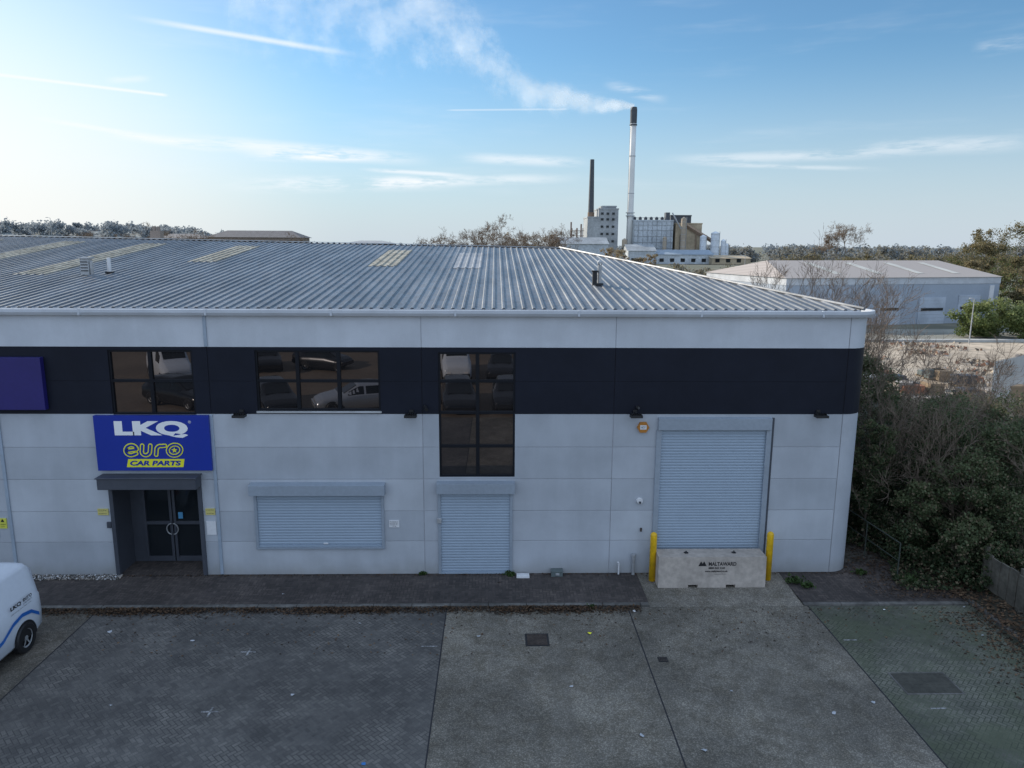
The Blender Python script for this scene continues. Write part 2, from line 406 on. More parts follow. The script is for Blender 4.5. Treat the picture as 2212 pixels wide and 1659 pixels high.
for x0,x1,y in ((-1.6,-1.25,14.6),(7.7,8.0,14.75),(8.2,8.5,12.3)):
    b.poly([(x0,y,ZP+.005),(x1,y,ZP+.005),(x1,y+.035,ZP+.005),(x0,y+.035,ZP+.005)])
add('bay_marking',b,wm,kind='structure')
def manhole(x0,x1,y0,y1,lab,mt):
    b=MB(); z=ZP
    b.box(x0,x1,y0,y1,z-.02,z+.008,0); w=.04
    b.box(x0+w,x1-w,y0+w,y1-w,z+.0,z+.014,1)
    nx=int((x1-x0)/.12); ny=int((y1-y0)/.12)
    for i in range(nx):
        for j in range(ny):
            cx=x0+w+(i+.5)*(x1-x0-2*w)/nx; cy=y0+w+(j+.5)*(y1-y0-2*w)/ny
            b.box(cx-.03,cx+.03,cy-.008,cy+.008,z+.013,z+.018,1)
    return add('manhole_cover',b,[M_RUB if mt is M_BROWN else M_KERB,mt],origin=((x0+x1)/2,(y0+y1)/2,z),label=lab,category='manhole cover')
manhole(.66,1.18,14.6,15.12,'square rusty brown manhole cover set in concrete yard',M_BROWN)
manhole(8.0,9.15,12.75,13.5,'large rectangular drain cover set in worn block paving',mat('dull_cover',(.065,.062,.05),.8,a1=.2,s1=4))
b=MB(); b.box(3.42,3.62,13.95,14.13,ZP-.01,ZP+.01)
for i in range(5): b.box(3.44+i*.035,3.455+i*.035,13.97,14.11,ZP+.009,ZP+.015,1)
add('drain_grate',b,[M_RUB,M_BROWN],origin=(3.52,14.04,ZP),label='small dark drain grate in concrete yard',category='drain grate')
# ------------------------------------------------------------------ main unit
D=18.0; XR=9.40; RC=.56
bld=empty('warehouse',(-1.5,18,0),label='pale concrete panel warehouse with dark window band and ribbed metal roof',category='warehouse')
def minus(r,holes):
    out=[r]
    for h in holes:
        nxt=[]
        for (a,b_,c_,d_) in out:
            x0=max(a,h[0]);x1=min(b_,h[1]);z0=max(c_,h[2]);z1=min(d_,h[3])
            if x0>=x1-1e-6 or z0>=z1-1e-6: nxt.append((a,b_,c_,d_)); continue
            if a<x0: nxt.append((a,x0,c_,d_))
            if x1<b_: nxt.append((x1,b_,c_,d_))
            if c_<z0: nxt.append((x0,x1,c_,z0))
            if z1<d_: nxt.append((x0,x1,z1,d_))
        out=nxt
    return out
W1=(-9.47,-7.43,4.25,5.87); W2=(-5.91,-2.86,4.35,5.87); W3=(-1.42,.49,2.63,5.83)
ENT=(-9.7,-7.5,0,2.42); SHA=(-6.08,-2.91,.76,2.2); SHB=(-1.41,.38,.0,2.22); SHC=(4.19,6.88,0,3.87)
HOLES=[W1,W2,W3,ENT,SHA,SHB,SHC]
XJ=[-45,-38,-33,-27.8,-22.6,-17.5,-12.3,-7.06,-1.83,2.97,8.80]
def arc(off=0,n=14,r=RC):
    cx,cy=XR-r,18+r; rr=r+off
    return [(cx+rr*math.sin(a*math.pi/2/n),cy-rr*math.cos(a*math.pi/2/n)) for a in range(n+1)]
def corner_path(off=0,x0=8.80): return [(x0,18-off)]+arc(off)+[(XR+off,50)]
rgp=random.Random(4)
def panels(name,zs,mts,back,g=.008,bev=.006,y=D,off=0,xj=XJ):
    b=MB()
    for a,c in zip(xj[:-1],xj[1:]):
        for z0,z1 in zip(zs[:-1],zs[1:]):
            mi=rgp.choice([0]+list(range(2,len(mts)+1)))
            r=(a+g,c-g,z0+g*.6 if z0>zs[0] else z0,z1-g*.6 if z1<zs[-1] else z1)
            for q in minus(r,HOLES):
                x0,x1,q0,q1=q
                L=abs(x0-r[0])<1e-6; Rr=abs(x1-r[1])<1e-6; Bo=abs(q0-r[2])<1e-6 and z0>zs[0]; T=abs(q1-r[3])<1e-6 and z1<zs[-1]
                e=bev; X0=x0+(e if L else 0);X1=x1-(e if Rr else 0);Z0=q0+(e if Bo else 0);Z1=q1-(e if T else 0)
                yf=y-off; yb=y-off+e*.8
                b.poly([(X0,yf,Z0),(X1,yf,Z0),(X1,yf,Z1),(X0,yf,Z1)],mi)
                if L: b.poly([(x0,yb,q0),(X0,yf,Z0),(X0,yf,Z1),(x0,yb,q1)],mi); b.poly([(x0,yb+.05,q0),(x0,yb,q0),(x0,yb,q1),(x0,yb+.05,q1)],mi)
                if Rr: b.poly([(X1,yf,Z0),(x1,yb,q0),(x1,yb,q1),(X1,yf,Z1)],mi); b.poly([(x1,yb,q0),(x1,yb+.05,q0),(x1,yb+.05,q1),(x1,yb,q1)],mi)
                if Bo: b.poly([(x0,yb,q0),(x1,yb,q0),(X1,yf,Z0),(X0,yf,Z0)],mi)
                if T: b.poly([(X0,yf,Z1),(X1,yf,Z1),(x1,yb,q1),(x0,yb,q1)],mi)
    for q in minus((xj[0],8.83,zs[0],zs[-1]),HOLES):
        b.poly([(q[0],y+.012,q[2]),(q[1],y+.012,q[2]),(q[1],y+.012,q[3]),(q[0],y+.012,q[3])],1)
    path=corner_path(off,8.80+g)
    b.sweep(path,zs[0],zs[-1],0)
    return add(name,b,[mts[0],back]+list(mts[1:]),parent=bld)
wall=panels('wall',[0,.90,1.72,2.57,3.41,4.27],[M_WALL,M_WALL_B,M_WALL_C],M_BACK)
panels('cladding_band',[4.272,5.1,5.95],[M_DARK],M_JD,g=.006,bev=.004,off=.006)
panels('upper_cladding',[5.952,6.72],[M_WHITE],M_BACK,g=.006,off=.003)
b=MB()
for h in HOLES:
    dd=.9 if h is ENT else .16
    mm=1 if h is ENT else (2 if h in (W1,W2,W3) else 0)
    x0,x1,z0,z1=h; y0=D+.012;y1=D+dd
    b.poly([(x0,y0,z0),(x0,y1,z0),(x0,y1,z1),(x0,y0,z1)],mm); b.poly([(x1,y1,z0),(x1,y0,z0),(x1,y0,z1),(x1,y1,z1)],mm)
    b.poly([(x0,y0,z1),(x0,y1,z1),(x1,y1,z1),(x1,y0,z1)],mm)
    if z0>0: b.poly([(x0,y0,z0),(x1,y0,z0),(x1,y1,z0),(x0,y1,z0)],mm)
b.box(-44.9,9.2,D+1.0,D+1.1,0,6.7,0)
b.sweep([(-45,50),(-45,18)],0,6.72,0); b.sweep([(XR,50),(-45,50)],0,6.72,0)
add('wall_reveal',b,[M_WALL,M_DGREY,M_DARK],parent=bld)
b=MB()
def gsweep(o0,o1,z0,z1,m):
    pa=[(-45,18-o0)]+corner_path(o0)[1:]; pb=[(-45,18-o1)]+corner_path(o1)[1:]
    for i in range(len(pa)-1):
        b.poly([(pa[i][0],pa[i][1],z0),(pa[i+1][0],pa[i+1][1],z0),(pb[i+1][0],pb[i+1][1],z1),(pb[i][0],pb[i][1],z1)],m)
gsweep(.003,.13,6.72,6.73,0); gsweep(.13,.17,6.73,6.80,0); gsweep(.17,.17,6.80,6.875,0); gsweep(.17,.10,6.875,6.875,0); gsweep(.10,.09,6.875,6.78,0); gsweep(.09,-.14,6.78,6.78,1); gsweep(-.14,-.15,6.78,6.89,0)
for x in np.arange(-43,9,3.0): b.box(float(x),float(x)+.05,17.822,17.90,6.735,6.882,0)
add('gutter',b,[M_WHITE,M_DGREY],parent=bld)
def roofz(y,x=2.9):
    rz=8.30+.016*max(0,2.9-x); return 6.88+(rz-6.88)*(y-18.14)/(34-18.14)
XE=9.22
def yend(x): return 34. if x<=2.9 else max(18.2,18.14+(XE-x)*(34-18.14)/(XE-2.9))
roof_m=bpy.data.materials.new('ribbed_roof_metal'); t=nt(roof_m); v=objvec(t)
mp=N(t,'ShaderNodeMapping'); mp.inputs['Scale'].default_value=(1,.12,1); t.links.new(v,mp.inputs[0])
c=mixc(t,maprange(t,noise(t,mp.outputs[0],1.6,5,.65),.35,.68),(.14,.15,.165),(.24,.25,.265))
c=mixc(t,1.,c,mixc(t,maprange(t,noise(t,v,9,4,.6),.35,.6),(.78,.77,.75),(1,1,1)),'MULTIPLY')
finish(t,c,maprange(t,noise(t,v,3,4),.3,.7,.38,.50),.2,spec=.5)
PT=.25
PROF=[(0,0),(.60,0),(.69,.033),(.89,.033),(1.0,0)]
def ribs(b,xa,xb,ya,yb,lift=0,m=0,pitch=PT):
    n=int(round((xb-xa)/pitch))
    for i in range(n):
        x0=xa+i*pitch
        for (u0,h0),(u1,h1) in zip(PROF[:-1],PROF[1:]):
            p0=x0+u0*pitch; p1=x0+u1*pitch
            e0=min(yb,yend(p0)); e1=min(yb,yend(p1))
            if e0<=ya and e1<=ya: continue
            b.poly([(p0,ya,roofz(ya,p0)+h0+lift),(p1,ya,roofz(ya,p1)+h1+lift),(p1,e1,roofz(e1,p1)+h1+lift),(p0,e0,roofz(e0,p0)+h0+lift)],m)
        z=roofz(ya,x0)+lift
        b.poly([(x0+.60*pitch,ya,z),(x0+pitch,ya,z),(x0+.89*pitch,ya,z+.033),(x0+.69*pitch,ya,z+.033)],1)
b=MB(); ribs(b,-45.,9.0,18.14,34.)
b.poly([(-45,34,roofz(34,-45)),(2.9,34,roofz(34)),(XE,49.9,6.88),(-45,49.9,6.88)])
b.poly([(XE,18.14,6.88),(XE,49.9,6.88),(2.9,34,8.30)])
for s in (-1,1):
    b.poly([(-45,34+s*.22,roofz(34,-45)+.03),(2.9,34+s*.22,8.33),(2.9,34,8.355),(-45,34,roofz(34,-45)+.06)])
b.tube([(XE-.02,18.2,6.92),(2.9,34,8.34)],.045,6,0)
roof=add('roof',b,[roof_m,M_DGREY],parent=bld)
M_SKY=mat('aged_rooflight',(.42,.395,.325),.8,a1=.25,s1=1.8,a2=.35,s2=6,spec=.2)
M_SKY2=mat('new_rooflight',(.33,.345,.365),.6,a1=.15,a2=.3)
for i,(x,ya,yb,mm) in enumerate([(-.9,26.,31,M_SKY2),(-3.9,26.3,31.6,M_SKY),(-10.5,26.8,32,M_SKY),(-14.4,23.4,32.2,M_SKY),(-18.0,25.5,32.4,M_SKY),(-21.6,26,32.5,M_SKY),(-27.,26,32.5,M_SKY)]):
    b=MB(); xa=round((x-.5+45)/PT)*PT-45; ribs(b,xa,xa+1.0,ya,yb,.012,0)
    add('rooflight',b,[mm,M_DGREY],parent=roof,label='new pale translucent rooflight' if mm is M_SKY2 else None)
def flue(x,y,r,h,mt,cowl=True):
    b=MB(); z=roofz(y,x)
    b.box(x-r*1.8,x+r*1.8,y-r*1.8,y+r*1.8,z+.0,z+.07,1)
    b.cyl((x,y,z),r,h,16,0)
    if cowl:
        b.cyl((x,y,z+h+.03),r*1.35,.05,16,0); b.cyl((x,y,z+h+.08),r*1.35,.07,16,0,r2=r*.3)
        for a in range(3):
            aa=a*2.1; b.cyl((x+r*.9*math.cos(aa),y+r*.9*math.sin(aa),z+h-.02),.012,.07,6,1)
    return add('flue',b,[mt,M_RUB],parent=roof)
z=roofz(23.5,-12.75); b=MB(); b.box(-12.88,-12.62,23.38,23.62,z,z+.5); b.box(-12.93,-12.57,23.33,23.67,z+.5,z+.55)
for k in range(4): b.box(-12.86,-12.64,23.365,23.379,z+.12+k*.09,z+.15+k*.09,1)
b.box(-12.61,-12.53,23.42,23.5,z,z+.42,0); add('vent_box',b,[M_STEEL,M_RUB],parent=roof,bevel=.008)
flue(-12.2,23.8,.055,.5,M_WPL,False)
flue(3.12,22.3,.06,.62,M_STEEL)
b=MB(); z=roofz(22.2,3.0); b.box(2.9,3.03,22.15,22.3,z,z+.42); b.box(2.87,3.06,22.12,22.33,z+.42,z+.46); add('vent_box',b,M_RUB,parent=roof,bevel=.01)
def window(r,cols,rows,sill=True,glass=M_GLASS):
    x0,x1,z0,z1=r; e=.05
    w=empty('window',((x0+x1)/2,D+.05,z0),parent=bld)
    b=MB(); ya,yb=D+.02,D+.10
    b.box(x0,x0+e,ya,yb,z0,z1); b.box(x1-e,x1,ya,yb,z0,z1); b.box(x0+e,x1-e,ya,yb,z0,z0+e); b.box(x0+e,x1-e,ya,yb,z1-e,z1)
    for c_ in cols: b.box(c_-.045,c_+.045,ya+.001,yb,z0+e,z1-e)
    xs=[x0+e]+[q for c_ in cols for q in (c_-.045,c_+.045)]+[x1-e]
    for i in range(0,len(xs),2):
        for rr in rows: b.box(xs[i],xs[i+1],ya+.002,yb,rr-.035,rr+.035)
    add('frame',b,M_FRAME,parent=w,bevel=.006)
    zs=[z0+e]+[q for rr in sorted(rows) for q in (rr-.035,rr+.035)]+[z1-e]
    rg=random.Random(int(x0*100)); g=MB()
    for i in range(0,len(xs),2):
        for j in range(0,len(zs),2):
            a=rg.uniform(-.002,.002); c_=rg.uniform(-.002,.002)
            g.poly([(xs[i],D+.07+a,zs[j]+.0),(xs[i+1],D+.07-a,zs[j]),(xs[i+1],D+.07-a+c_,zs[j+1]),(xs[i],D+.07+a+c_,zs[j+1])])
    add('glass',g,glass,parent=w)
    if sill:
        s=MB(); s.box(x0-.02,x1+.02,D-.05,D+.02,z0-.05,z0-.003); add('sill',s,M_WHITE,parent=w,bevel=.005)
window(W1,[-8.48],[5.1],False); window(W2,[-4.89,-3.88],[5.1]); window(W3,[-.45],[5.1,4.3,3.43],False)
SP=[(0,.0),(.2,-.008),(.62,-.010),(.88,-.003),(1,0)]
def slats(b,x0,x1,z0,z1,y,p=.075,m=0):
    n=int((z1-z0)/p)
    for i in range(n+1):
        za=z0+i*p; zb=min(z1,za+p)
        if zb-za<.01: continue
        for (u0,d0),(u1,d1) in zip(SP[:-1],SP[1:]):
            b.poly([(x0,y+d0,za+(zb-za)*u0),(x1,y+d0,za+(zb-za)*u0),(x1,y+d1,za+(zb-za)*u1),(x0,y+d1,za+(zb-za)*u1)],m)
def shutter(name,box,cur,yc,proj,gw=.06,yg=D-.05):
    o=empty(name,((cur[0]+cur[1])/2,D,cur[2]),parent=bld)
    b=MB(); x0,x1,z0,z1=box
    q=[(x0,D,z0),(x0,D-proj,z0),(x0,D-proj,z1-.03),(x0,D,z1)]
    r=[(x1,p[1],p[2]) for p in q]
    b.v+=q+r; b.f+=[(3,2,1,0),(4,5,6,7)]+[(i,(i+1)%4,(i+1)%4+4,i+4) for i in range(4)]; b.m+=[0]*6
    add('shutter_box',b,M_SHUTF,parent=o,bevel=.006)
    c_=MB(); slats(c_,cur[0],cur[1],cur[2]+.06,cur[3],yc); c_.box(cur[0],cur[1],yc-.03,yc+.01,cur[2]+.005,cur[2]+.06)
    add('curtain',c_,M_SHUT,parent=o)
    g=MB(); g.box(cur[0]-gw,cur[0]+.01,yg,D+.0,cur[2],cur[3]); add('guide_rail',g,M_SHUTF,parent=o,bevel=.004)
    g=MB(); g.box(cur[1]-.01,cur[1]+gw,yg,D,cur[2],cur[3]); add('guide_rail',g,M_SHUTF,parent=o,bevel=.004)
    if cur[2]>.3:
        g=MB(); g.box(cur[0]-gw,cur[1]+gw,yg-.01,D,cur[2]-.05,cur[2]-.002); add('sill',g,M_SHUTF,parent=o,bevel=.004)
    return o
s1=shutter('window_shutter',(-6.2,-2.8,2.2,2.5),(-6.08,-2.91,.76,2.2),D+.0,.22)
s2=shutter('door_shutter',(-1.49,.49,2.225,2.53),(-1.41,.38,.0,2.22),D+.0,.18)
b=MB(); b.box(-1.50,-1.38,D-.1,D-.05,1.42,1.55); add('lock',b,M_STEEL,parent=s2,bevel=.01)
b=MB(); b.box(-4.42,-4.3,D-.045,D-.03,.84,.88); add('handle',b,M_WPL,parent=s1,bevel=.005)
s3=shutter('loading_door',(4.1,6.98,3.875,4.2),(4.19,6.88,0,3.87),D+.02,.1,.12)
b=MB(); b.box(7.005,7.06,D-.02,D-.003,0,4.18); add('door_frame',b,M_DGREY,parent=s3)
ent=empty('entrance_door',(-8.6,18.88,0),parent=bld)
b=MB(); y0,y1=18.84,18.92
b.box(-9.7,-9.38,y0,y1,0,2.42); b.box(-7.82,-7.5,y0,y1,0,2.42); b.box(-9.38,-7.82,y0+.002,y1,2.22,2.42)
for xa,xb in ((-9.38,-8.62),(-8.59,-7.82)):
    b.box(xa,xa+.07,y0-.02,y1-.01,.01,2.215); b.box(xb-.07,xb,y0-.02,y1-.01,.01,2.215)
    for z in (.01,1.05,2.10): b.box(xa+.07,xb-.07,y0-.018,y1-.01,z,z+(.14 if z<.1 else .09))
add('frame',b,M_DGREY,parent=ent,bevel=.006)
for xa,xb in ((-9.31,-8.69),(-8.52,-7.89)):
    b=MB(); b.poly([(xa,18.87,.1),(xb,18.87,.1),(xb,18.87,2.15),(xa,18.87,2.15)]); add('glass',b,M_DGLASS,parent=ent)
for s in (-1,1):
    b=MB(); pts=[(-8.605+s*(.02+.13*math.cos(a)),18.76,.95+.15*math.sin(a)) for a in np.linspace(-math.pi/2,math.pi/2,13)]
    b.tube(pts,.015,8)
    for a in (pts[1],pts[-2]): b.tube([a,(a[0],18.84,a[2])],.012,6)
    add('handle',b,M_STEEL,parent=ent,smooth=True)
b=MB(); b.poly([(-8.45,18.815,1.22),(-8.33,18.815,1.22),(-8.33,18.815,1.40),(-8.45,18.815,1.40)]); add('sticker',b,mat('sticker_blue',(.1,.35,.6)),parent=ent)
b=MB(); b.box(-9.85,-7.43,17.62,D-.002,2.42,2.72); b.box(-9.88,-7.40,17.59,D-.001,2.70,2.735); add('canopy',b,M_DGREY,parent=bld,bevel=.015)
for xa in (-9.76,-7.54):
    b=MB(); b.box(xa,xa+.10,D-.06,D+.05,0,2.42); add('door_surround',b,M_DGREY,parent=bld,bevel=.008)
for x in (-7.07,-12.3):
    b=MB(); b.box(x-.04,x+.04,D-.035,D-.004,0.02,4.26); add('downpipe',b,M_PIPE,parent=bld,bevel=.008)
    b=MB(); b.box(x-.04,x+.04,D-.035,D-.008,5.96,6.71); add('downpipe',b,M_PIPE,parent=bld,bevel=.008)
def flood(x,z=4.33):
    b=MB(); b.box(x-.05,x+.05,D-.05,D-.006,z-.02,z+.06); b.tube([(x,D-.05,z),(x,D-.16,z-.01)],.015,6)
    b.box(x-.15,x+.15,D-.33,D-.12,z-.09,z-.03)
    for i in range(5): b.box(x-.12+i*.055,x-.105+i*.055,D-.28,D-.14,z-.031,z+.01)
    add('floodlight',b,M_RUB,parent=bld)
for x in (-6.3,-2.1,3.5,8.15): flood(x)
b=MB(); b.tube([(-1.76,D,4.42),(-1.76,D-.14,4.42)],.018,6); b.tube([(-1.76,D-.05,4.48),(-1.70,D-.24,4.43)],.04,10); add('cctv_camera',b,M_RUB,parent=bld)
b=MB(); b.cyl((3.56,D-.07,4.45),.045,.065,10,axis='y'); b.tube([(3.56,D-.05,4.42),(3.56,D-.2,4.47)],.03,8); add('cctv_camera',b,M_RUB,parent=bld)
b=MB(); r_=.155
p=[(3.72+r_*math.cos(k*math.pi/3),3.94+r_*math.sin(k*math.pi/3)) for k in range(6)]
f=[(a,D-.07,z_) for a,z_ in p]; bk=[(a,D-.003,z_) for a,z_ in p]
b.poly(f,0)
for i in range(6): b.poly([f[i],bk[i],bk[(i+1)%6],f[(i+1)%6]],0)
b.box(3.64,3.80,D-.078,D-.069,3.89,4.0,1)
al=add('alarm_box',b,[M_ORANGE,M_WPL],parent=bld)
text('lettering','ADT',al,(3.665,D-.081,3.92),(1,0,0),(0,0,1),.11,.05,M_BLK)
b=MB(); b.cyl((3.71,D-.06,1.99),.075,.057,20,0,r2=.085,axis='y'); b.cyl((3.71,D-.10,1.96),.03,.05,12,1,axis='y'); add('wall_vent',b,[M_WPL,M_DGREY],parent=bld)
b=MB(); b.box(3.75,3.80,D-.03,D-.002,1.15,1.25); add('key_box',b,M_BROWN,parent=bld,bevel=.005)
b=MB(); b.box(-9.88,-9.77,D-.06,D-.003,1.30,1.46); add('entry_phone',b,M_DGREY,parent=bld,bevel=.01)
# ------------------------------------------------------------------ signs
def board(x0,x1,z0,z1,ya,yb,mt,label,cat='sign',name='sign_board',bev=.006):
    b=MB(); b.box(x0,x1,ya,yb,z0,z1); o=empty(name,((x0+x1)/2,yb,z0),label=label,category=cat)
    add('panel',b,mt,parent=o,bevel=bev); return o
X=(1,0,0);Z=(0,0,1)
sg=board(-9.92,-7.10,2.84,4.25,D-.12,D-.004,M_BLUE,'blue shop sign with white and yellow lettering above the entrance')
yf=D-.124
text('lettering','LKQ',sg,(-9.42,yf,3.69),X,Z,1.80,.43,M_SW,.06)
text('lettering','\u00ae',sg,(-7.60,yf,4.06),X,Z,.07,.07,M_SW)
def arcp(cx,cz,r,a0,a1,n=20,rx=1.0): return [(cx+rx*r*math.cos(R(a0+(a1-a0)*k/n)),cz+r*math.sin(R(a0+(a1-a0)*k/n))) for k in range(n+1)]
zb_=3.375
LET=[
 ([(-9.16,zb_-.015),(-9.05,zb_-.0),(-8.93,zb_+.015)]+arcp(-9.055,zb_,.128,14,300,22,1.08)+[(-8.925,zb_-.085)],False),
 ([(-8.79,zb_+.12),(-8.79,zb_-.03)]+arcp(-8.69,zb_-.03,.10,190,350,12)+[(-8.59,zb_-.03),(-8.59,zb_+.12)],False),
 ([(-8.43,zb_-.12),(-8.43,zb_+.02)]+arcp(-8.34,zb_+.02,.09,170,75,8)+[(-8.23,zb_+.115)],False),
 (arcp(-7.985,zb_,.145,0,342,19,1.15),True)]
for yy,w,mt_ in ((yf,.108,M_SY),(yf-.006,.052,M_BLUE)):
    for k,(pts,cl) in enumerate(LET):
        b=MB(); sh_=[(x+.15*(z-zb_),z) for x,z in pts]
        b.stroke(sh_,w if k<3 else w*.9,yy-.0008*k,closed=cl)
        add('lettering',b,mt_,parent=sg)
b=MB(); cx,cz=-7.985,zb_
st=[]
for k in range(10):
    r_=.078 if k%2==0 else .032; a=math.pi/2+k*math.pi/5; st.append((cx+r_*math.cos(a),yf-.012,cz+r_*math.sin(a)))
for k in range(10): b.poly([(cx,yf-.012,cz),st[(k+1)%10],st[k]])
add('star',b,M_SY,parent=sg)
b=MB(); b.poly([(-9.20,yf,2.935),(-7.80,yf,2.935),(-7.76,yf,3.145),(-9.15,yf,3.145)]); add('stripe',b,M_SY,parent=sg)
text('lettering','CAR PARTS',sg,(-9.11,yf-.004,2.975),X,Z,1.26,.13,M_BLUE,.045,.2)
board(-15.5,-11.02,4.40,5.70,D-.16,D-.008,M_PURP,'large plain purple sign panel on the dark wall band',bev=.012)
def small_sign(x,z,w,h,mt,label,lines,mtx=M_BLK):
    o=board(x-w/2,x+w/2,z-h/2,z+h/2,D-.022,D-.002,mt,label,name='wall_sign',bev=.002)
    for (s_,dx,dz,ww,hh) in lines: text('lettering',s_,o,(x-w/2+dx,D-.025,z-h/2+dz),X,Z,ww,hh,mtx)
    return o
small_sign(-9.96,1.72,.27,.17,M_PALEY,'small yellow camera warning sign beside the entrance',[('CCTV',.03,.11,.2,.035),('IN OPERATION',.03,.03,.2,.022)])
small_sign(-7.26,1.72,.24,.17,M_PALEY,'small yellow camera warning sign beside the downpipe',[('CCTV',.03,.11,.18,.035),('IN OPERATION',.03,.03,.18,.022)])
small_sign(-7.26,1.28,.24,.36,M_WPL,'blank white notice plate beside the entrance',[])
o=small_sign(-12.50,1.42,.19,.27,mat('bright_yellow_sign',(.7,.7,.1),.5),'yellow and green warning sign beside the downpipe',[('WARNING',.02,.10,.15,.025),('CCTV',.04,.04,.1,.03)])
b=MB(); b.poly([(-12.55,D-.026,1.46),(-12.45,D-.026,1.46),(-12.50,D-.026,1.54)]); add('symbol',b,M_BLK,parent=o)
small_sign(-12.83,1.32,.4,.55,M_BLUE,'blue notice board on the pale wall',[])
small_sign(-2.60,1.38,.26,.19,M_WPL,'small white notice with printed lines beside the shutter',[('NO PARKING IN',.02,.135,.2,.028),('FRONT OF THIS',.02,.095,.2,.022),('SHUTTER AT ANY',.02,.06,.2,.022),('TIME',.08,.02,.1,.022)])
# ------------------------------------------------------------------ bollards, block, small things
for i,(x,y) in enumerate(((4.03,17.6),(7.03,17.62))):
    b=MB(); aa=np.linspace(.2,1.5,5)
    pts=[(x,y,-.02),(x,y,1.2)]+[(x,y,1.2+.085*math.sin(a)) for a in aa]
    rr=[.085,.085]+[.085*math.cos(a) for a in aa]
    b.tube(pts,rr,20); o=add('bollard',b,M_YEL,origin=(x,y,-.02),smooth=True,label='tall yellow steel bollard guarding the loading door',category='bollard',group='bollards beside the loading door')
blk=empty('concrete_barrier',(5.46,17.5,-.03),label='pale concrete barrier block with black lettering before loading door',category='barrier block')
b=MB(); x0,x1,ya,yb,zt=4.10,6.82,17.2,17.75,.77
segs=[(x0,x0+.76,0),(x0+.76,x0+1.0,.08),(x0+1.0,x1-1.0,0),(x1-1.0,x1-.76,.08),(x1-.76,x1,0)]
for a,c_,zz in segs:
    b.poly([(a,ya,zz-.04),(c_,ya,zz-.04),(c_,ya+.03,zt),(a,ya+.03,zt)]); b.poly([(c_,yb,zz-.04),(a,yb,zz-.04),(a,yb,zt),(c_,yb,zt)])
    b.poly([(a,ya+.03,zt),(c_,ya+.03,zt),(c_,yb,zt),(a,yb,zt)]); b.poly([(a,ya,zz-.04),(a,yb,zz-.04),(c_,yb,zz-.04),(c_,ya,zz-.04)])
    if zz>0:
        b.poly([(a,ya,-.04),(a,yb,-.04),(a,yb,zz-.04),(a,ya,zz-.04)]); b.poly([(c_,ya,-.04),(c_,ya,zz-.04),(c_,yb,zz-.04),(c_,yb,-.04)])
b.poly([(x0,ya,-.04),(x0,ya+.03,zt),(x0,yb,zt),(x0,yb,-.04)]); b.poly([(x1,ya,-.04),(x1,yb,-.04),(x1,yb,zt),(x1,ya+.03,zt)])
add('block',b,M_BLOCK,parent=blk)
for x in (x0+.75,x1-.75):
    b=MB(); b.cyl((x,17.5,zt+.001),.06,.006,14); b.tube([(x-.04,17.5,zt),(x,17.5,zt+.05),(x+.04,17.5,zt)],.012,6)
    add('lifting_eye',b,M_RUB,parent=blk)
UZ=Vector((0,.03,.8)).normalized(); y_=lambda z: ya+.03*(z+.03)/.8-.004
text('lettering','MALTAWARD',blk,(5.36,y_(.54),.54),X,UZ,.70,.10,M_BLK,.03)
text('lettering','0800 043 2102',blk,(5.36,y_(.455),.455),X,UZ,.42,.052,M_BLK,.04)
text('lettering','www.maltaward.co.uk',blk,(5.27,y_(.375),.375),X,UZ,.58,.052,M_BLK,.03)
text('lettering','sales@maltaward.co.uk',blk,(5.50,y_(.31),.31),X,UZ,.3,.025,M_BLK)
b=MB(); zz0,zz1=.535,.66
ly=y_(zz0);hy=y_(zz1);my=y_(.59)
b.v+=[(5.10,ly,zz0),(5.205,ly,zz0),(5.205,my,.60),(5.165,hy,zz1),(5.31,ly,zz0),(5.245,hy,zz1)]; b.f+=[(0,1,2,3),(1,4,5,2)]; b.m+=[0,0]
add('symbol',b,M_BLK,parent=blk)
b=MB(); b.box(1.45,1.75,17.8,17.98,-.01,.12); b.box(1.44,1.76,17.79,17.985,.12,.145); b.box(1.56,1.66,17.785,17.80,.03,.09,1); add('utility_box',b,[M_GREENBOX,M_STEEL],origin=(1.6,17.9,0),bevel=.006,label='small grey green utility box at the foot of the wall',category='utility box')
b=MB(); b.box(.55,.88,17.72,17.9,-.01,.05); b.box(.60,.83,17.75,17.87,.05,.065); add('plastic_tray',b,M_WPL,origin=(.7,17.8,0),bevel=.006,label='discarded white plastic tray on the brick pavement',category='litter')
b=MB(); b.tube([(3.22,17.93,-.01),(3.22,17.93,.30),(3.19,17.9,.34)],.022,8); add('waste_pipe',b,M_WPL,origin=(3.22,17.93,0),label='short white waste pipe rising at the wall base',category='pipe')
b=MB(); b.tube([(3.6,17.92,-.01),(3.6,17.92,.5)],.045,12); b.cyl((3.6,17.92,.5),.06,.05,12); add('vent_pipe',b,M_STEEL,origin=(3.6,17.92,0),label='short grey vent pipe standing against the wall',category='pipe')
rg=random.Random(5)
M_LIT=mat('litter_scrap',(.45,.47,.5),.7)
SC=[(-.38,15.0,M_LIT),(2.1,15.1,M_SY),(-3.9,12.9,M_LIT),(2.6,11.6,M_LIT),(6.3,12.2,M_LIT),(-8.6,15.3,M_LIT),(-5.2,16.9,M_LIT),(9.3,16.1,M_WPL),(11.3,16.2,M_LIT),(10.9,14.9,M_LIT),(-9.0,11.5,M_LIT),(4.6,12.9,M_STEEL),(3.6,11.2,M_LIT),(-2.2,10.95,mat('blue_scrap',(.05,.2,.5))),(3.3,16.1,M_WPL),(7.2,12.5,M_LIT),(-7.2,12.6,M_LIT),(.1,17.5,M_BROWN),(10.9,12.8,M_WPL),(1.5,13.1,M_LIT),(5.6,14.7,M_BROWN),(-3.1,15.6,M_LIT),(-6.6,14.9,M_LIT),(10.2,11.6,M_LIT)]
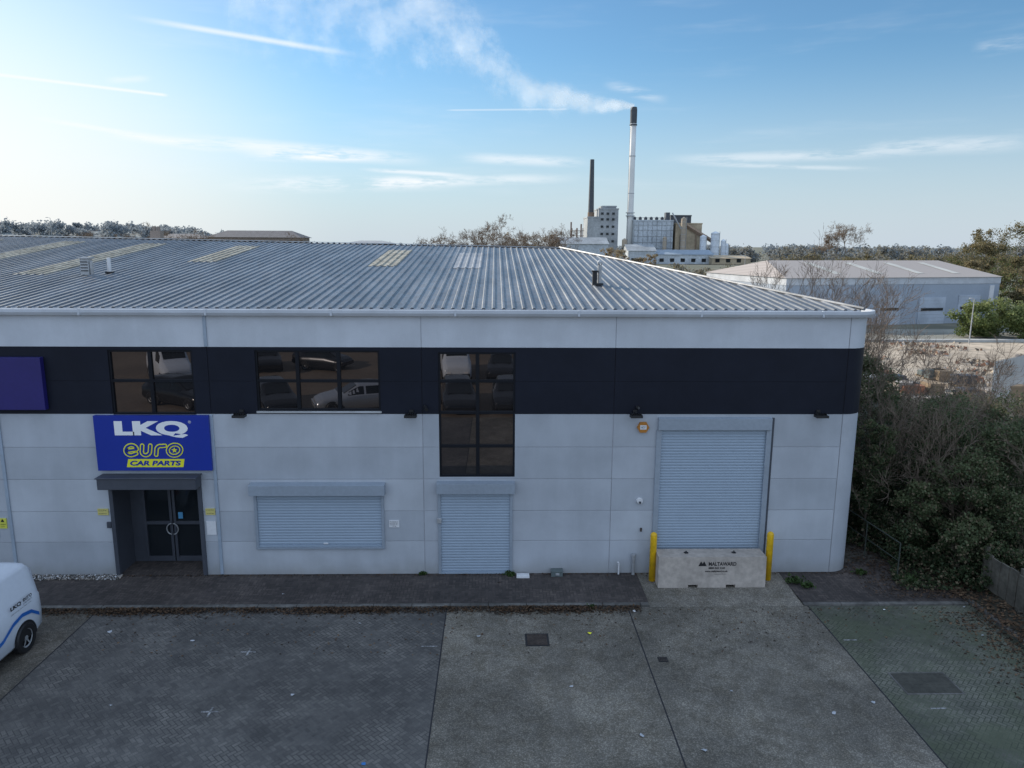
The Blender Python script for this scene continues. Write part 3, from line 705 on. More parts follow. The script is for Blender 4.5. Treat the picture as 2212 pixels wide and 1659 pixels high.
for (x,y,mm) in SC:
    z=-.02 if y>16.4 else ZP+.003; b=MB(); s=rg.uniform(.025,.06); a=rg.random()*6
    P=[(x+s*rg.uniform(.6,1.2)*math.cos(a+k*1.05),y+s*rg.uniform(.4,1)*math.sin(a+k*1.05),z+rg.uniform(.003,.035)) for k in range(6)]
    c0=(x,y,z+.03)
    for k in range(6): b.poly([c0,P[k],P[(k+1)%6]])
    add('litter',b,mm,origin=(x,y,z),label='crumpled scrap of litter lying on the ground',category='litter',group='litter scraps on the yard')
# ------------------------------------------------------------------ leaf clouds
def leafcloud(name,P,size,mats,mi=None,flat=False,seed=0,parent=None,origin=None,elong=1.4,**k):
    r=np.random.default_rng(seed); n=len(P)
    a=r.normal(size=(n,3))
    if flat: a[:,2]*=.25
    a/=np.linalg.norm(a,axis=1)[:,None]
    h=r.normal(size=(n,3)); bb=np.cross(a,h); bb/=np.linalg.norm(bb,axis=1)[:,None]
    s=(size*r.uniform(.6,1.3,n))[:,None]
    if flat: bb[:,2]*=.3
    A=a*s*elong*.5; B=bb*s*.5
    off=np.array(origin if origin is not None else (ORG[parent.name] if parent is not None else (0,0,0)))
    V=np.empty((n,4,3)); Q=P-off
    V[:,0]=Q-A; V[:,1]=Q-B; V[:,2]=Q+A; V[:,3]=Q+B
    if mi is None: mi=r.integers(0,len(mats),n)
    F=np.arange(n*4).reshape(-1,4)
    me=bpy.data.meshes.new(name); me.from_pydata(V.reshape(-1,3).tolist(),[],F.tolist())
    for m_ in mats: me.materials.append(m_)
    me.polygons.foreach_set('material_index',[int(q) for q in mi]); me.update()
    o=bpy.data.objects.new(name,me); COL.objects.link(o)
    if parent is not None: o.parent=parent; ORG[o.name]=ORG[parent.name]
    elif origin is not None: o.location=origin; ORG[o.name]=tuple(origin)
    return meta(o,**k)
L1=leafmat('dead_leaf_dark',(.04,.028,.02),.8,0); L2=leafmat('dead_leaf_brown',(.10,.06,.035),.8,0); L3=leafmat('dead_leaf_tan',(.17,.11,.065),.8,0)
r=np.random.default_rng(1)
n=17000; x=-13+16.5*r.random(n); dens=.5+.5*np.sin(x*1.3)+.3*np.sin(x*4.1); keep=r.random(n)<np.clip(dens,.25,1); x=x[keep]
y=16.32-np.abs(r.normal(0,.13,len(x))); P=np.stack([x,y,ZP+.005+r.random(len(x))*.06],1)
leafcloud('leaf_litter',P,.05,[L1,L2,L1,L2],flat=True,seed=2,kind='stuff')
n=3200; P=np.stack([11.5-np.abs(r.normal(0,.6,n)),5+11*r.random(n),np.full(n,ZP+.012)],1); leafcloud('leaf_litter',P,.05,[L1,L2,L3],flat=True,seed=3,kind='stuff')
n=900; P=np.stack([-9+20*r.random(n),16.2-2*r.random(n)**2,np.full(n,ZP+.012)],1); leafcloud('leaf_litter',P,.04,[L1,L2,L3],flat=True,seed=33,kind='stuff')
n=13000; xx=11.4+7*r.random(n)**1.4; yy=9+12*r.random(n); P=np.stack([xx,yy,np.array([max(0,bankz(a,b_)) for a,b_ in zip(xx,yy)])+.02],1); leafcloud('leaf_litter',P,.07,[L1,L2,L3,L2],flat=True,seed=4,kind='stuff')
n=5500; P=np.stack([9.2+2.5*r.random(n)**.6,16.5+6*r.random(n),.005+.02*r.random(n)],1); leafcloud('leaf_litter',P,.05,[L1,L2,L1],flat=True,seed=44,kind='stuff')
n=900; P=np.stack([-10+20*r.random(n),17.96-np.abs(r.normal(0,.05,n)),np.full(n,.012)],1); leafcloud('leaf_litter',P,.035,[L1,L2],flat=True,seed=5,kind='stuff')
n=2500; P=np.stack([-13+3.4*r.random(n),17.72+.26*r.random(n),.005+.02*r.random(n)],1)
leafcloud('gravel_strip',P,.045,[M_KERB,M_WPL,M_KERB,M_BLOCK],seed=6,elong=1,kind='stuff')
G1=leafmat('weed_green',(.05,.085,.025),.6,.2)
for (x,y,z,s) in ((.38,17.9,0,.12),(7.65,17.4,0,.20),(7.9,17.15,0,.14),(-1.9,17.95,0,.08),(2.3,16.3,ZP,.1),(9.6,17.9,0,.14),(10.6,17.4,0,.2)):
    n=int(900*s); q=r.normal(size=(n,3))*np.array([s*.5,s*.3,s*.3]); q[:,2]=np.abs(q[:,2])+.01
    leafcloud('weed',q+np.array([x,y,z]),.05,[G1],seed=int(x*10)+50,origin=(x,y,z),elong=2,label='small green weed growing at the pavement edge',category='weed',group='weeds at the wall base')
# ------------------------------------------------------------------ vehicles
def wheel(parent,x,y,rad,w,side,rimmat):
    wh=bpy.data.objects.new('wheel',None); COL.objects.link(wh); wh.parent=parent; wh.location=(x,y,rad); ORG[wh.name]=(0,0,0)
    b=MB(); prof=[(-w/2,rad*.62),(-w/2,rad*.9),(-w/2+.03,rad),(w/2-.03,rad),(w/2,rad*.9),(w/2,rad*.62)]
    n=28
    for a,c_ in zip(prof[:-1],prof[1:]):
        for k in range(n):
            t0=2*math.pi*k/n;t1=2*math.pi*(k+1)/n
            b.poly([(a[1]*math.cos(t0),a[0],a[1]*math.sin(t0)),(a[1]*math.cos(t1),a[0],a[1]*math.sin(t1)),(c_[1]*math.cos(t1),c_[0],c_[1]*math.sin(t1)),(c_[1]*math.cos(t0),c_[0],c_[1]*math.sin(t0))])
    add('tyre',b,M_RUB,parent=wh,local=True)
    b=MB(); yo=side*(w/2-.03)
    b.cyl((0,yo-.01,0),rad*.16,.02,12,0,axis='y')
    for k in range(n):
        t0=2*math.pi*k/n;t1=2*math.pi*(k+1)/n
        ra,rb=rad*.54,rad*.64
        b.poly([(ra*math.cos(t0),yo,ra*math.sin(t0)),(ra*math.cos(t1),yo,ra*math.sin(t1)),(rb*math.cos(t1),yo+side*.01,rb*math.sin(t1)),(rb*math.cos(t0),yo+side*.01,rb*math.sin(t0))],0)
        b.poly([(0,yo-side*.05,0),(rad*.62*math.cos(t0),yo-side*.05,rad*.62*math.sin(t0)),(rad*.62*math.cos(t1),yo-side*.05,rad*.62*math.sin(t1))],1)
    for k in range(6):
        a=k*math.pi/3; ca,sa=math.cos(a),math.sin(a); q=rad*.05
        b.poly([(-sa*q*1.4,yo,ca*q*1.4),(rad*.57*ca-sa*q,yo,rad*.57*sa+ca*q),(rad*.57*ca+sa*q,yo,rad*.57*sa-ca*q),(sa*q*1.4,yo,-ca*q*1.4)],0)
    add('rim',b,[rimmat,M_RUB],parent=wh,local=True)
def lerp_st(st,x):
    for a,c_ in zip(st[:-1],st[1:]):
        if a[0]<=x<=c_[0]:
            k=(x-a[0])/(c_[0]-a[0]) if c_[0]>a[0] else 0
            return [u+(v_-u)*k for u,v_ in zip(a,c_)]
    return list(st[0]) if x<st[0][0] else list(st[-1])
def half(s):
    x,zl,zb,zt,wl,wb,wt=s; mid=(zl+zb)/2
    return [(x,wl-.06,zl),(x,wl,zl+.08),(x,max(wl,wb)+.015,mid),(x,wb,zb),(x,wb-.015+(wt-wb)*.05,zb+(zt-zb)*.04),(x,wt+(wb-wt)*.08,zt-(zt-zb)*.12),(x,wt-.08,zt-.012),(x,wt*.5,zt+.008),(x,0,zt+.015)]
def vehicle(name,loc,rot,st,side_win,wheels,rad,paint,label,cat,panelvan=False,group=None,ws=None,rw=None):
    """st: stations (x, z_low, z_belt, z_top, w_low, w_belt, w_top), x runs rear->front"""
    o=empty(name,loc,rot,label=label,category=cat,**({'group':group} if group else {}))
    xs=sorted(set([s[0] for s in st]+[round(float(q),3) for q in np.linspace(st[0][0],st[-1][0],28)]))
    S_=[lerp_st(st,x) for x in xs]
    b=MB(); ring=[]
    for s in S_:
        h=half(s); full=h+[(p[0],-p[1],p[2]) for p in reversed(h[:-1])]; ring.append(len(b.v)); b.v+=full
    n=len(full)
    for a,c_ in zip(ring[:-1],ring[1:]):
        for k in range(n-1): b.f.append((a+k,c_+k,c_+k+1,a+k+1)); b.m.append(0)
        b.f.append((a+n-1,c_+n-1,c_,a)); b.m.append(1)
    b.f.append(tuple(ring[0]+k for k in range(n))); b.m.append(0); b.f.append(tuple(ring[-1]+k for k in reversed(range(n)))); b.m.append(0)
    bo=add('body',b,[paint,M_RUB],parent=o,local=True,smooth=True)
    for sd_ in (1,-1):
        for (xa,xb) in side_win:
            g=MB(); qs=np.linspace(xa,xb,5)
            for q0,q1 in zip(qs[:-1],qs[1:]):
                A=half(lerp_st(st,q0));B=half(lerp_st(st,q1)); e=.006
                def pt(h,k):
                    p=h[4];q=h[5]; return (p[0],sd_*(p[1]+(q[1]-p[1])*k+e),p[2]+(q[2]-p[2])*k)
                g.poly([pt(A,.08),pt(B,.08),pt(B,.93),pt(A,.93)])
            add('side_window',g,M_DGLASS,parent=o,local=True)
    for (nm,rr) in (('windscreen',ws),('rear_window',rw)):
        if rr:
            xa,xb=rr; g=MB(); A=lerp_st(st,xa);B=lerp_st(st,xb); e=.025
            g.poly([(A[0],-(A[6]-.1),A[3]+e),(A[0],A[6]-.1,A[3]+e),(B[0],B[6]-.1,B[3]+e),(B[0],-(B[6]-.1),B[3]+e)])
            add(nm,g,M_DGLASS,parent=o,local=True)
    for x in wheels:
        for sd_ in (1,-1):
            s=lerp_st(st,x); wmax=max(s[4],s[5])+.012
            a=MB(); n_=20; tt=np.linspace(-.15,math.pi+.15,n_+1)
            for k in range(n_):
                def pp(r_,t_): return (x+r_*math.cos(t_),sd_*(wmax+.004),rad+r_*math.sin(t_))
                a.poly([pp(0,0),pp(rad*1.16,tt[k]),pp(rad*1.16,tt[k+1])],0)
            add('wheel_arch',a,M_RUB,parent=o,local=True)
            wheel(o,x,sd_*(wmax-.07),rad,.2,sd_,M_STEEL)
    f=S_[-1]; rr_=S_[0]
    for sd_ in (1,-1):
        h=MB(); yc=sd_*(f[5]-.2); h.box(f[0]-.12,f[0]+.02,yc-.13,yc+.13,f[2]-.16,f[2]-.02); add('headlight',h,M_WPL,parent=o,local=True)
        h=MB(); yc=sd_*(rr_[5]-.07); h.box(rr_[0]-.02,rr_[0]+.06,yc-.06,yc+.06,rr_[2]-.3,rr_[2]+.05); add('taillight',h,mat('red_lens',(.35,.01,.01),.3),parent=o,local=True)
    h=MB(); h.box(f[0]-.05,f[0]+.06,-.75,.75,f[1],f[1]+.25); add('bumper',h,M_RUB if panelvan else paint,parent=o,local=True,bevel=.03)
    h=MB(); h.box(rr_[0]-.06,rr_[0]+.05,-.78,.78,rr_[1],rr_[1]+.22); add('bumper',h,M_RUB if panelvan else paint,parent=o,local=True,bevel=.03)
    return o
P_WHITE=mat('white_car_paint',(.66,.70,.76),.25,a1=.02,a2=.03,spec=.6)
P_SILV=mat('silver_car_paint',(.45,.47,.5),.25,.5,a1=.02,a2=.02)
P_BLK=mat('black_car_paint',(.012,.013,.016),.2,a1=.05,spec=.6)
P_GREY=mat('grey_car_paint',(.03,.033,.04),.25,.3)
VAN=[(-2.2,.3,1.0,1.42,.78,.80,.66),(-2.14,.26,1.04,1.68,.85,.86,.72),(-1.98,.24,1.05,1.80,.88,.89,.75),(.4,.22,1.03,1.83,.90,.90,.77),(.75,.22,1.02,1.78,.90,.90,.76),(1.35,.22,1.0,1.12,.90,.89,.74),(1.9,.22,.88,.95,.88,.86,.72),(2.15,.25,.72,.78,.82,.80,.65),(2.22,.3,.6,.66,.75,.72,.6)]
van=vehicle('van',(-10.82,13.02,ZP),R(-90),VAN,[(.35,1.15)],[-1.5,1.3],.32,P_WHITE,'small white delivery van with dark lettering parked by the kerb','van',panelvan=True,ws=(.78,1.3))
BLU=mat('stripe_blue',(.02,.16,.55),.4)
def vanside(x):
    s=lerp_st(VAN,x); return max(s[4],s[5])+.024
b=MB(); cpts=[(-2.0,.62),(-1.75,.80),(-1.45,.86),(-1.15,.80),(-.8,.62),(-.2,.5),(.6,.45)]
for a,c_ in zip(cpts[:-1],cpts[1:]):
    b.poly([(a[0],vanside(a[0]),a[1]-.04),(c_[0],vanside(c_[0]),c_[1]-.04),(c_[0],vanside(c_[0]),c_[1]+.04),(a[0],vanside(a[0]),a[1]+.04)])
add('stripe',b,BLU,parent=van,local=True)
def vtext(s_,x0,z,w,h,mt,off=.0):
    return text('lettering',s_,van,(x0,.93,z),(-1,0,0),(0,-.03,1),w,h,mt,off,local=True)[0]
vtext('LKQ',-1.10,1.10,.34,.10,M_BLK,.05); vtext('euro',-1.50,1.13,.30,.075,M_BLK,.02); vtext('CAR PARTS',-1.50,1.07,.30,.04,M_BLK); vtext('delivering now near you',-1.10,1.01,.66,.035,M_BLK)
b=MB(); b.box(-.6,.35,.928,.938,.98,.99)
for x in (-.55,.32): b.box(x-.006,x+.006,.925,.935,.35,1.6)
b.box(-.45,-.25,.925,.95,.93,.96); add('door',b,M_RUB,parent=van,local=True)
HATCH=[(-2.1,.35,.8,.9,.72,.74,.6),(-2.02,.28,.92,1.05,.82,.82,.65),(-1.6,.22,.93,1.4,.86,.86,.62),(-.9,.2,.93,1.47,.87,.87,.64),(.2,.2,.92,1.46,.87,.87,.64),(1.0,.2,.9,.98,.87,.86,.7),(1.7,.22,.78,.84,.85,.83,.66),(2.02,.26,.64,.7,.78,.75,.6),(2.1,.32,.56,.6,.7,.66,.5)]
CLAB={'silver_car_paint':'silver hatchback parked across the sunlit yard','black_car_paint':'black hatchback parked on the sunlit yard','grey_car_paint':'dark grey hatchback parked on the sunlit yard'}
for (x,y),pt_,rt in [((-7.2,-1.6),P_SILV,160),((-1.9,-2.3),P_BLK,84),((.9,-2.5),P_GREY,90),((-11.6,-1.9),P_BLK,62),((.6,-11.5),P_GREY,92),((-15.6,-14.),P_BLK,70),((-11.8,-14.5),P_GREY,20),((-16.8,-3.),P_BLK,30)]:
    vehicle('parked_car',(x,y,ZP),R(rt),HATCH,[(-1.35,-.15),(-.05,.75)],[-1.3,1.3],.31,pt_,CLAB[pt_.name],'car',ws=(.3,.95),rw=(-1.95,-1.62),group='cars parked in the yard')
for (x,y,rt) in ((-20.3,-9.8,55),(-2.5,-11.4,84)):
    vehicle('parked_van',(x,y,ZP),R(rt),[(a*1.2,b_,c_*1.15,d_*1.25,e,f_,g) for a,b_,c_,d_,e,f_,g in VAN],[(.4,1.3)],[-1.8,1.6],.34,P_WHITE,'large white van parked across the sunlit yard','van',panelvan=True,ws=(.95,1.55),group='vans parked in the yard')
# ------------------------------------------------------------------ vegetation
BARK=mat('bark',(.12,.095,.07),.9,a1=.2,s1=3); BARK2=leafmat('twig_brown',(.20,.155,.12),.9,0)
FAR_TW=leafmat('far_twigs',(.24,.18,.13),.9,0)
def branch_mesh(seed,h,r0,levels=4,spread=.55,sides=5,kids=(3,5),crown_from=.25,rmin=None):
    rg=random.Random(seed); b=MB(); rmin=rmin or (.006 if h<9 else .012)
    def grow(p,d,L,r_,lv):
        pts=[p];dd=d.copy(); k=4 if lv<2 else 3
        for i in range(k):
            dd=(dd+Vector((rg.gauss(0,.12),rg.gauss(0,.12),rg.gauss(.05,.08)))).normalized(); pts.append(pts[-1]+dd*L/k)
        rs=[max(rmin*.6,r_*(1-.65*i/k)) for i in range(k+1)]
        b.tube(pts,rs,max(3,sides-lv),0,caps=False)
        if lv>=levels: return
        for j in range(rg.randint(*kids)+(3 if lv==0 else 0)):
            t_=rg.uniform(crown_from if lv==0 else .2,1.0); i=min(k-1,int(t_*k)); q=pts[i].lerp(pts[i+1],t_*k-i)
            a=rg.random()*math.tau; pr=dd.cross(Vector((math.cos(a),math.sin(a),.3))).normalized()
            nd=(dd*(1-spread)+pr*spread*rg.uniform(.7,1.3)+Vector((0,0,.15))).normalized()
            grow(q,nd,L*rg.uniform(.42,.65),max(rs[i]*.55,rmin),lv+1)
    grow(Vector((0,0,-.1)),Vector((rg.gauss(0,.05),rg.gauss(0,.05),1)).normalized(),h*.62,r0,0)
    return b
def bare_tree(name,x,y,h,seed,mt,label,group=None,levels=4,r0=None,z=0,**kw):
    b=branch_mesh(seed,h,r0 or h*.0065,levels,**kw); me=mkmesh('branches',b.v,b.f,b.m,[mt])
    o=empty(name,(x,y,z),label=label,category='tree',group=group)
    c_=bpy.data.objects.new('branches',me); COL.objects.link(c_); c_.parent=o; return o
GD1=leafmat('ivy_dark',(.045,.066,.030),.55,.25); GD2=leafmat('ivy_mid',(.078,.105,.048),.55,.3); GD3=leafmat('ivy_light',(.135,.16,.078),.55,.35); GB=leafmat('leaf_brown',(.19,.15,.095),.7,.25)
def crown_pts(rr,cx,cy,zb,zt,rad,n,ncl,cs=(.2,.42)):
    h=zt-zb; C=[]
    for i in range(ncl):
        a=rr.random()*math.tau; q=math.sqrt(rr.random()); z=zb+h*rr.random()
        f=math.sqrt(max(.05,1-((z-zb-h*.35)/(h*.68))**2)); C.append((cx+rad*q*f*math.cos(a),cy+rad*q*f*math.sin(a),z,rad*rr.uniform(*cs)))
    C=np.array(C); idx=rr.integers(0,ncl,n); d=rr.normal(size=(n,3)); d/=np.linalg.norm(d,axis=1)[:,None]; d*=(rr.random(n)**.5*1.0+np.where(rr.random(n)<.14,.4,0))[:,None]
    P=C[idx,:3]+d*C[idx,3:4]*np.array([1,1,.8]); P[:,2]=np.maximum(P[:,2],zb*.5+.02)
    return P,d
def leafy(name,x,y,h,rad,n,seed,label,mats,size=.09,zb=.15,group=None,z=0,cat='tree',ncl=26,trunk_mat=None,cs=(.2,.42)):
    rr=np.random.default_rng(seed)
    o=empty(name,(x,y,z),label=label,category=cat,group=group)
    b=branch_mesh(seed,h*1.04,h*.012,3,kids=(3,5)); me=mkmesh('trunk',b.v,b.f,b.m,[trunk_mat or BARK]); tr=bpy.data.objects.new('trunk',me); COL.objects.link(tr); tr.parent=o
    P,d=crown_pts(rr,x,y,z+zb,z+h,rad,n,ncl,cs)
    lit=(P[:,2]-z)/h+.25*d[:,2]+rr.normal(0,.25,n)  # paler leaves picked toward the top: daylight shading painted into the crown
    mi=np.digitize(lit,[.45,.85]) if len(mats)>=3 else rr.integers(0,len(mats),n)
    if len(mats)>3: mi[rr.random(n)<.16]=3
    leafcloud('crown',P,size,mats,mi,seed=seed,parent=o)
    return o
IV=[GD1,GD2,GD3,GB]
for i,(x,y,h,rad,n) in enumerate([(11.0,21.6,5.1,1.4,18000),(12.2,24.5,4.8,1.7,12000),(13.0,20.6,3.8,1.6,20000),(12.6,18.6,3.0,1.3,19000),(14.6,22.2,3.7,1.7,16000),(14.3,19.4,3.5,1.5,19000),(16.1,24.2,3.2,1.8,12000),(13.9,25.6,3.4,1.7,9000),(17.6,26.6,2.6,1.8,9000),(16.5,28.6,2.4,1.8,7000),(19.8,29.5,2.1,1.9,8000),(12.8,29.0,3.7,1.7,6000),(16.2,21.8,3.8,1.5,13000),(12.1,17.4,1.6,.8,8000),(13.5,17.2,2.3,1.1,13000),(15.4,19.9,3.6,1.3,13000),(10.7,24.3,5.0,1.2,8000),(10.7,19.9,3.6,.8,10000),(11.3,18.5,2.2,.7,9000)]):
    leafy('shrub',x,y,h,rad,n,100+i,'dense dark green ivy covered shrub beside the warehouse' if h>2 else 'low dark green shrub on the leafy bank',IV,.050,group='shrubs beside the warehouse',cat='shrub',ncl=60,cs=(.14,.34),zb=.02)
for i,(x,y,h) in enumerate([(13.4,25.5,7.2),(12.3,22.6,6.4),(15.2,25.0,5.6),(16.8,27.2,5.1),(14.2,22.5,5.4),(16.9,24.2,5.2),(18.6,28.5,4.8),(14.8,30,6.2),(18.,25.6,4.8),(14.9,20.2,4.9),(10.9,22.4,6.6),(11.4,25.2,7.2),(10.8,20.6,5.4),(13.0,19.0,4.6),(12.2,27,7.2),(11.9,20.0,5.2),(13.9,18.3,4.0)]):
    bare_tree('bare_tree',x,y,h,300+i,BARK2,'leafless twiggy young tree rising from the dark shrubs','leafless trees beside the warehouse',levels=4,spread=.45,kids=(3,5))
for i,(x,y,h) in enumerate([(19.5,46,8.2),(17.2,44,7.3),(22.5,50,7.4),(25.,54,7.),(27.5,52,6.2),(30,56,6.)]):
    bare_tree('bare_tree',x,y,h,320+i,BARK2,'slender leafless tree before the neighbouring shed','leafless trees near the neighbouring shed',levels=4,spread=.4,rmin=.009)
r=np.random.default_rng(77); n=26000
xx=10.45+7*r.random(n)**1.2; yy=16.9+9*r.random(n); hh=np.array([max(0.,bankz(a,b_)) if a>11.67 else 0. for a,b_ in zip(xx,yy)])
P=np.stack([xx+.25*np.sin(yy*2.1),yy,hh+.03+.55*r.random(n)**2*(.5+.5*np.sin(xx*3+yy*2))],1)
leafcloud('ground_ivy',P,.06,[GD1,GD2,GD1,GB],seed=78,kind='stuff')
b=MB(); P0=Vector((10.35,17.5,0));P1=Vector((9.95,23.5,0))
for i in range(5):
    p=P0.lerp(P1,i/4); b.tube([p,p+Vector((0,0,1.0))],.018,8)
b.tube([P0+Vector((0,0,1)),P1+Vector((0,0,1))],.016,8); b.tube([P0+Vector((0,0,.52)),P1+Vector((0,0,.52))],.013,8)
add('railing',b,mat('railing_paint',(.05,.06,.05),.6),origin=tuple(P0),label='thin dark green metal handrail along the side path',category='railing')
b=MB(); M_TIM=mat('weathered_timber',(.14,.125,.10),.85,a1=.25,s1=2,a2=.3,s2=10)
for i in range(16):
    yy=12.2+i*.30; b.box(12.2,12.24,yy,yy+.27,.12+.02*(i%2),1.0-.02*(i%3))
for yy in (12.1,13.9,15.7,17.0): b.box(12.25,12.35,yy,yy+.1,.0,1.1)
b.box(12.24,12.29,12.1,17.0,.3,.38); b.box(12.24,12.29,12.1,17.0,.75,.83)
add('timber_fence',b,M_TIM,origin=(12.2,14.5,0),label='low weathered timber board fence on the bank',category='fence')
# ------------------------------------------------------------------ neighbouring shed and yard
M_SAND=mat('sandy_hardstanding',(.50,.41,.31),.95,a1=.2,s1=.15,a2=.3,s2=1.2)
b=MB(); b.poly([(21,39,-.12),(75,39,-.12),(75,66,-.12),(33,66,-.12)]); add('yard',b,M_SAND,kind='structure')
M_RD=mat('pale_road',(.27,.26,.22),.9,a1=.25,s1=.2); b=MB(); b.poly([(30,67.5,-.115),(80,67.5,-.115),(80,77,-.115),(24,77,-.115)]); add('road',b,M_RD,kind='structure')
b=MB(); b.box(33,75,66.3,66.9,-.13,.1,0); add('kerb',b,mat('pale_kerb',(.5,.49,.46)),kind='structure')
r=np.random.default_rng(90); n=6000; yy=39.5+26*r.random(n); xx=21.5+.45*(yy-39)+26*r.random(n)
cl=np.sin(xx*.7+1.3*np.sin(yy*.5))*np.sin(yy*.6+xx*.2); kp=cl>.3; P=np.stack([xx[kp],yy[kp],-.10+.25*r.random(kp.sum())*np.clip(cl[kp],0,1)],1)
leafcloud('rubble',P,.26,[M_SAND,M_KERB,M_BLOCK,mat('broken_brick',(.32,.17,.11))],seed=91,elong=1.2,kind='stuff')
M_SHED=mat('blue_grey_cladding',(.38,.43,.50),.5,.0,a1=.05,s1=.3,scale=(1,1,.2))
M_SHEDR=bpy.data.materials.new('shed_roof'); t=nt(M_SHEDR); v=objvec(t)
wv=N(t,'ShaderNodeTexWave',wave_type='BANDS',bands_direction='X'); wv.inputs['Scale'].default_value=1.0; t.links.new(v,wv.inputs['Vector'])
finish(t,mixc(t,wv.outputs['Fac'],(.36,.305,.265),(.50,.44,.39)),.6)
sh=empty('industrial_shed',(31,78.5,-.14),R(13),label='low blue grey industrial shed with shallow pale roof',category='industrial shed')
L,Dp,ez,rz=28.2,17.,5.25,6.95
b=MB(); b.box(0,L,0,Dp,0,ez-.75); add('wall',b,M_SHED,parent=sh,local=True)
b=MB(); b.box(-.05,L+.05,-.05,Dp+.05,ez-.747,ez); add('fascia',b,mat('pale_fascia',(.55,.57,.60),.5),parent=sh,local=True)
b=MB(); A,B_,C_,D_=(-.2,-.2,ez+.01),(L+.2,-.2,ez+.01),(L+.2,Dp+.2,ez+.01),(-.2,Dp+.2,ez+.01); E,F=(3.,Dp/2,rz),(L-.8,Dp/2,rz)
b.poly([A,B_,F,E]);b.poly([B_,C_,F]);b.poly([C_,D_,E,F]);b.poly([D_,A,E]); shr=add('roof',b,M_SHEDR,parent=sh,local=True)
for xs_ in (7,12.5,18,23):
    b=MB(); f0,f1=.2,.85; zz=lambda f: ez+.01+(rz-ez-.01)*f+.03
    b.poly([(xs_,-.2+f0*(Dp/2+.2),zz(f0)),(xs_+1,-.2+f0*(Dp/2+.2),zz(f0)),(xs_+1,-.2+f1*(Dp/2+.2),zz(f1)),(xs_,-.2+f1*(Dp/2+.2),zz(f1))]); add('rooflight',b,mat('shed_rooflight',(.6,.57,.5),.6),parent=shr,local=True)
M_PDOOR=mat('pale_door',(.48,.53,.60),.5)
for x0,x1,h_,mm in ((22.6,25.6,3.2,M_PDOOR),(17.2,20.8,3.0,M_PDOOR),(11.8,14.8,3.2,M_PDOOR),(4.,7.,3.2,M_PDOOR)):
    b=MB(); b.box(x0,x1,-.08,-.002,0,h_)
    for z in np.arange(.3,h_,.4): b.box(x0,x1,-.1,-.079,float(z),float(z)+.05)
    add('roller_door',b,mm,parent=sh,local=True)
    b=MB(); b.box(x0+.3,x1-.3,-.13,-.101,h_*.5,h_*.5+.3); add('window',b,M_DGLASS,parent=sh,local=True)
b=MB(); b.box(26.8,27.4,-.09,-.002,.1,4.3); add('downpipe',b,M_WPL,parent=sh,local=True)
def lamp(x,y,h,lab='thin grey street lamp beside the pale road'):
    o=empty('street_lamp',(x,y,-.12),label=lab,category='street lamp',group='street lamps beyond the warehouse')
    b=MB(); b.tube([(x,y,-.12),(x,y,h*.5),(x,y,h)],[.06,.045,.03],8); b.tube([(x,y,h),(x-.3,y-.15,h+.05)],.025,6); add('pole',b,M_STEEL,parent=o)
    b=MB(); b.box(x-.55,x-.25,y-.26,y-.10,h+.03,h+.10); add('lamp_head',b,M_STEEL,parent=o)
lamp(43,65.5,3.9); lamp(62,78,6.5); lamp(37,110,7); lamp(-70,120,12.2)
b=MB(); A=Vector((27.6,39.6,-.1));B_=Vector((33,43.5,-.1)); n=44
for i in range(n):
    p=A.lerp(B_,i/n); b.box(p.x-.035,p.x+.035,p.y-.01,p.y+.01,-.1,2.2); b.poly([(p.x-.035,p.y-.012,2.2),(p.x+.035,p.y-.012,2.2),(p.x,p.y-.012,2.32)])
for z in (.3,1.8): b.tube([(A.x,A.y+.04,z),(B_.x,B_.y+.04,z)],.03,5)
add('palisade_fence',b,mat('galvanised_pale',(.5,.51,.51),.5,.2),origin=tuple(A),label='galvanised steel palisade fence around the sandy yard',category='fence')
rg=random.Random(9)
MC=[mat('pallet_orange',(.36,.16,.09)),mat('pallet_wood',(.3,.22,.14)),M_BLOCK,M_WPL,M_DGREY,M_GREENBOX]
for i in range(22):
    x=23+rg.random()*8;y=40.5+rg.random()*9
    if x< y*.5: continue
    b=MB(); w_=rg.uniform(.4,.8); d_=rg.uniform(.3,.6)
    for k in range(3): b.box(x-w_,x+w_,y-d_+k*d_*.85,y-d_+k*d_*.85+.12,-.12,-.02)
    nl=rg.randint(2,4)
    for k in range(nl):
        s=rg.uniform(.85,1); b.box(x-w_*s,x+w_*s,y-d_*s,y+d_*s,-.02+k*.15,.12+k*.15,1)
    add('material_stack',b,[MC[1],rg.choice(MC)],origin=(x,y,-.12),label='stack of building materials on a pallet in the yard',category='pallet stack',group='stacks of building materials in the yard')
GL=[leafmat('bright_green',(.12,.15,.05),.6,.35),leafmat('bright_green_b',(.17,.21,.07),.6,.35),leafmat('bright_green_c',(.24,.27,.11),.6,.35)]
AU=[leafmat('autumn_a',(.16,.14,.075),.7,.45),leafmat('autumn_b',(.23,.19,.10),.7,.45),leafmat('autumn_c',(.31,.25,.14),.7,.45)]
for i,(x,y,h,rad) in enumerate([(46,70,3.0,2.),(48.5,71,3.4,2.3),(51.,69,2.7,2.),(53.5,72,3.,2.2)]):
    leafy('shrub',x,y,h,rad,4500,400+i,'bright yellow green shrub beside the pale road',GL,.16,group='bright green shrubs by the road',cat='shrub')
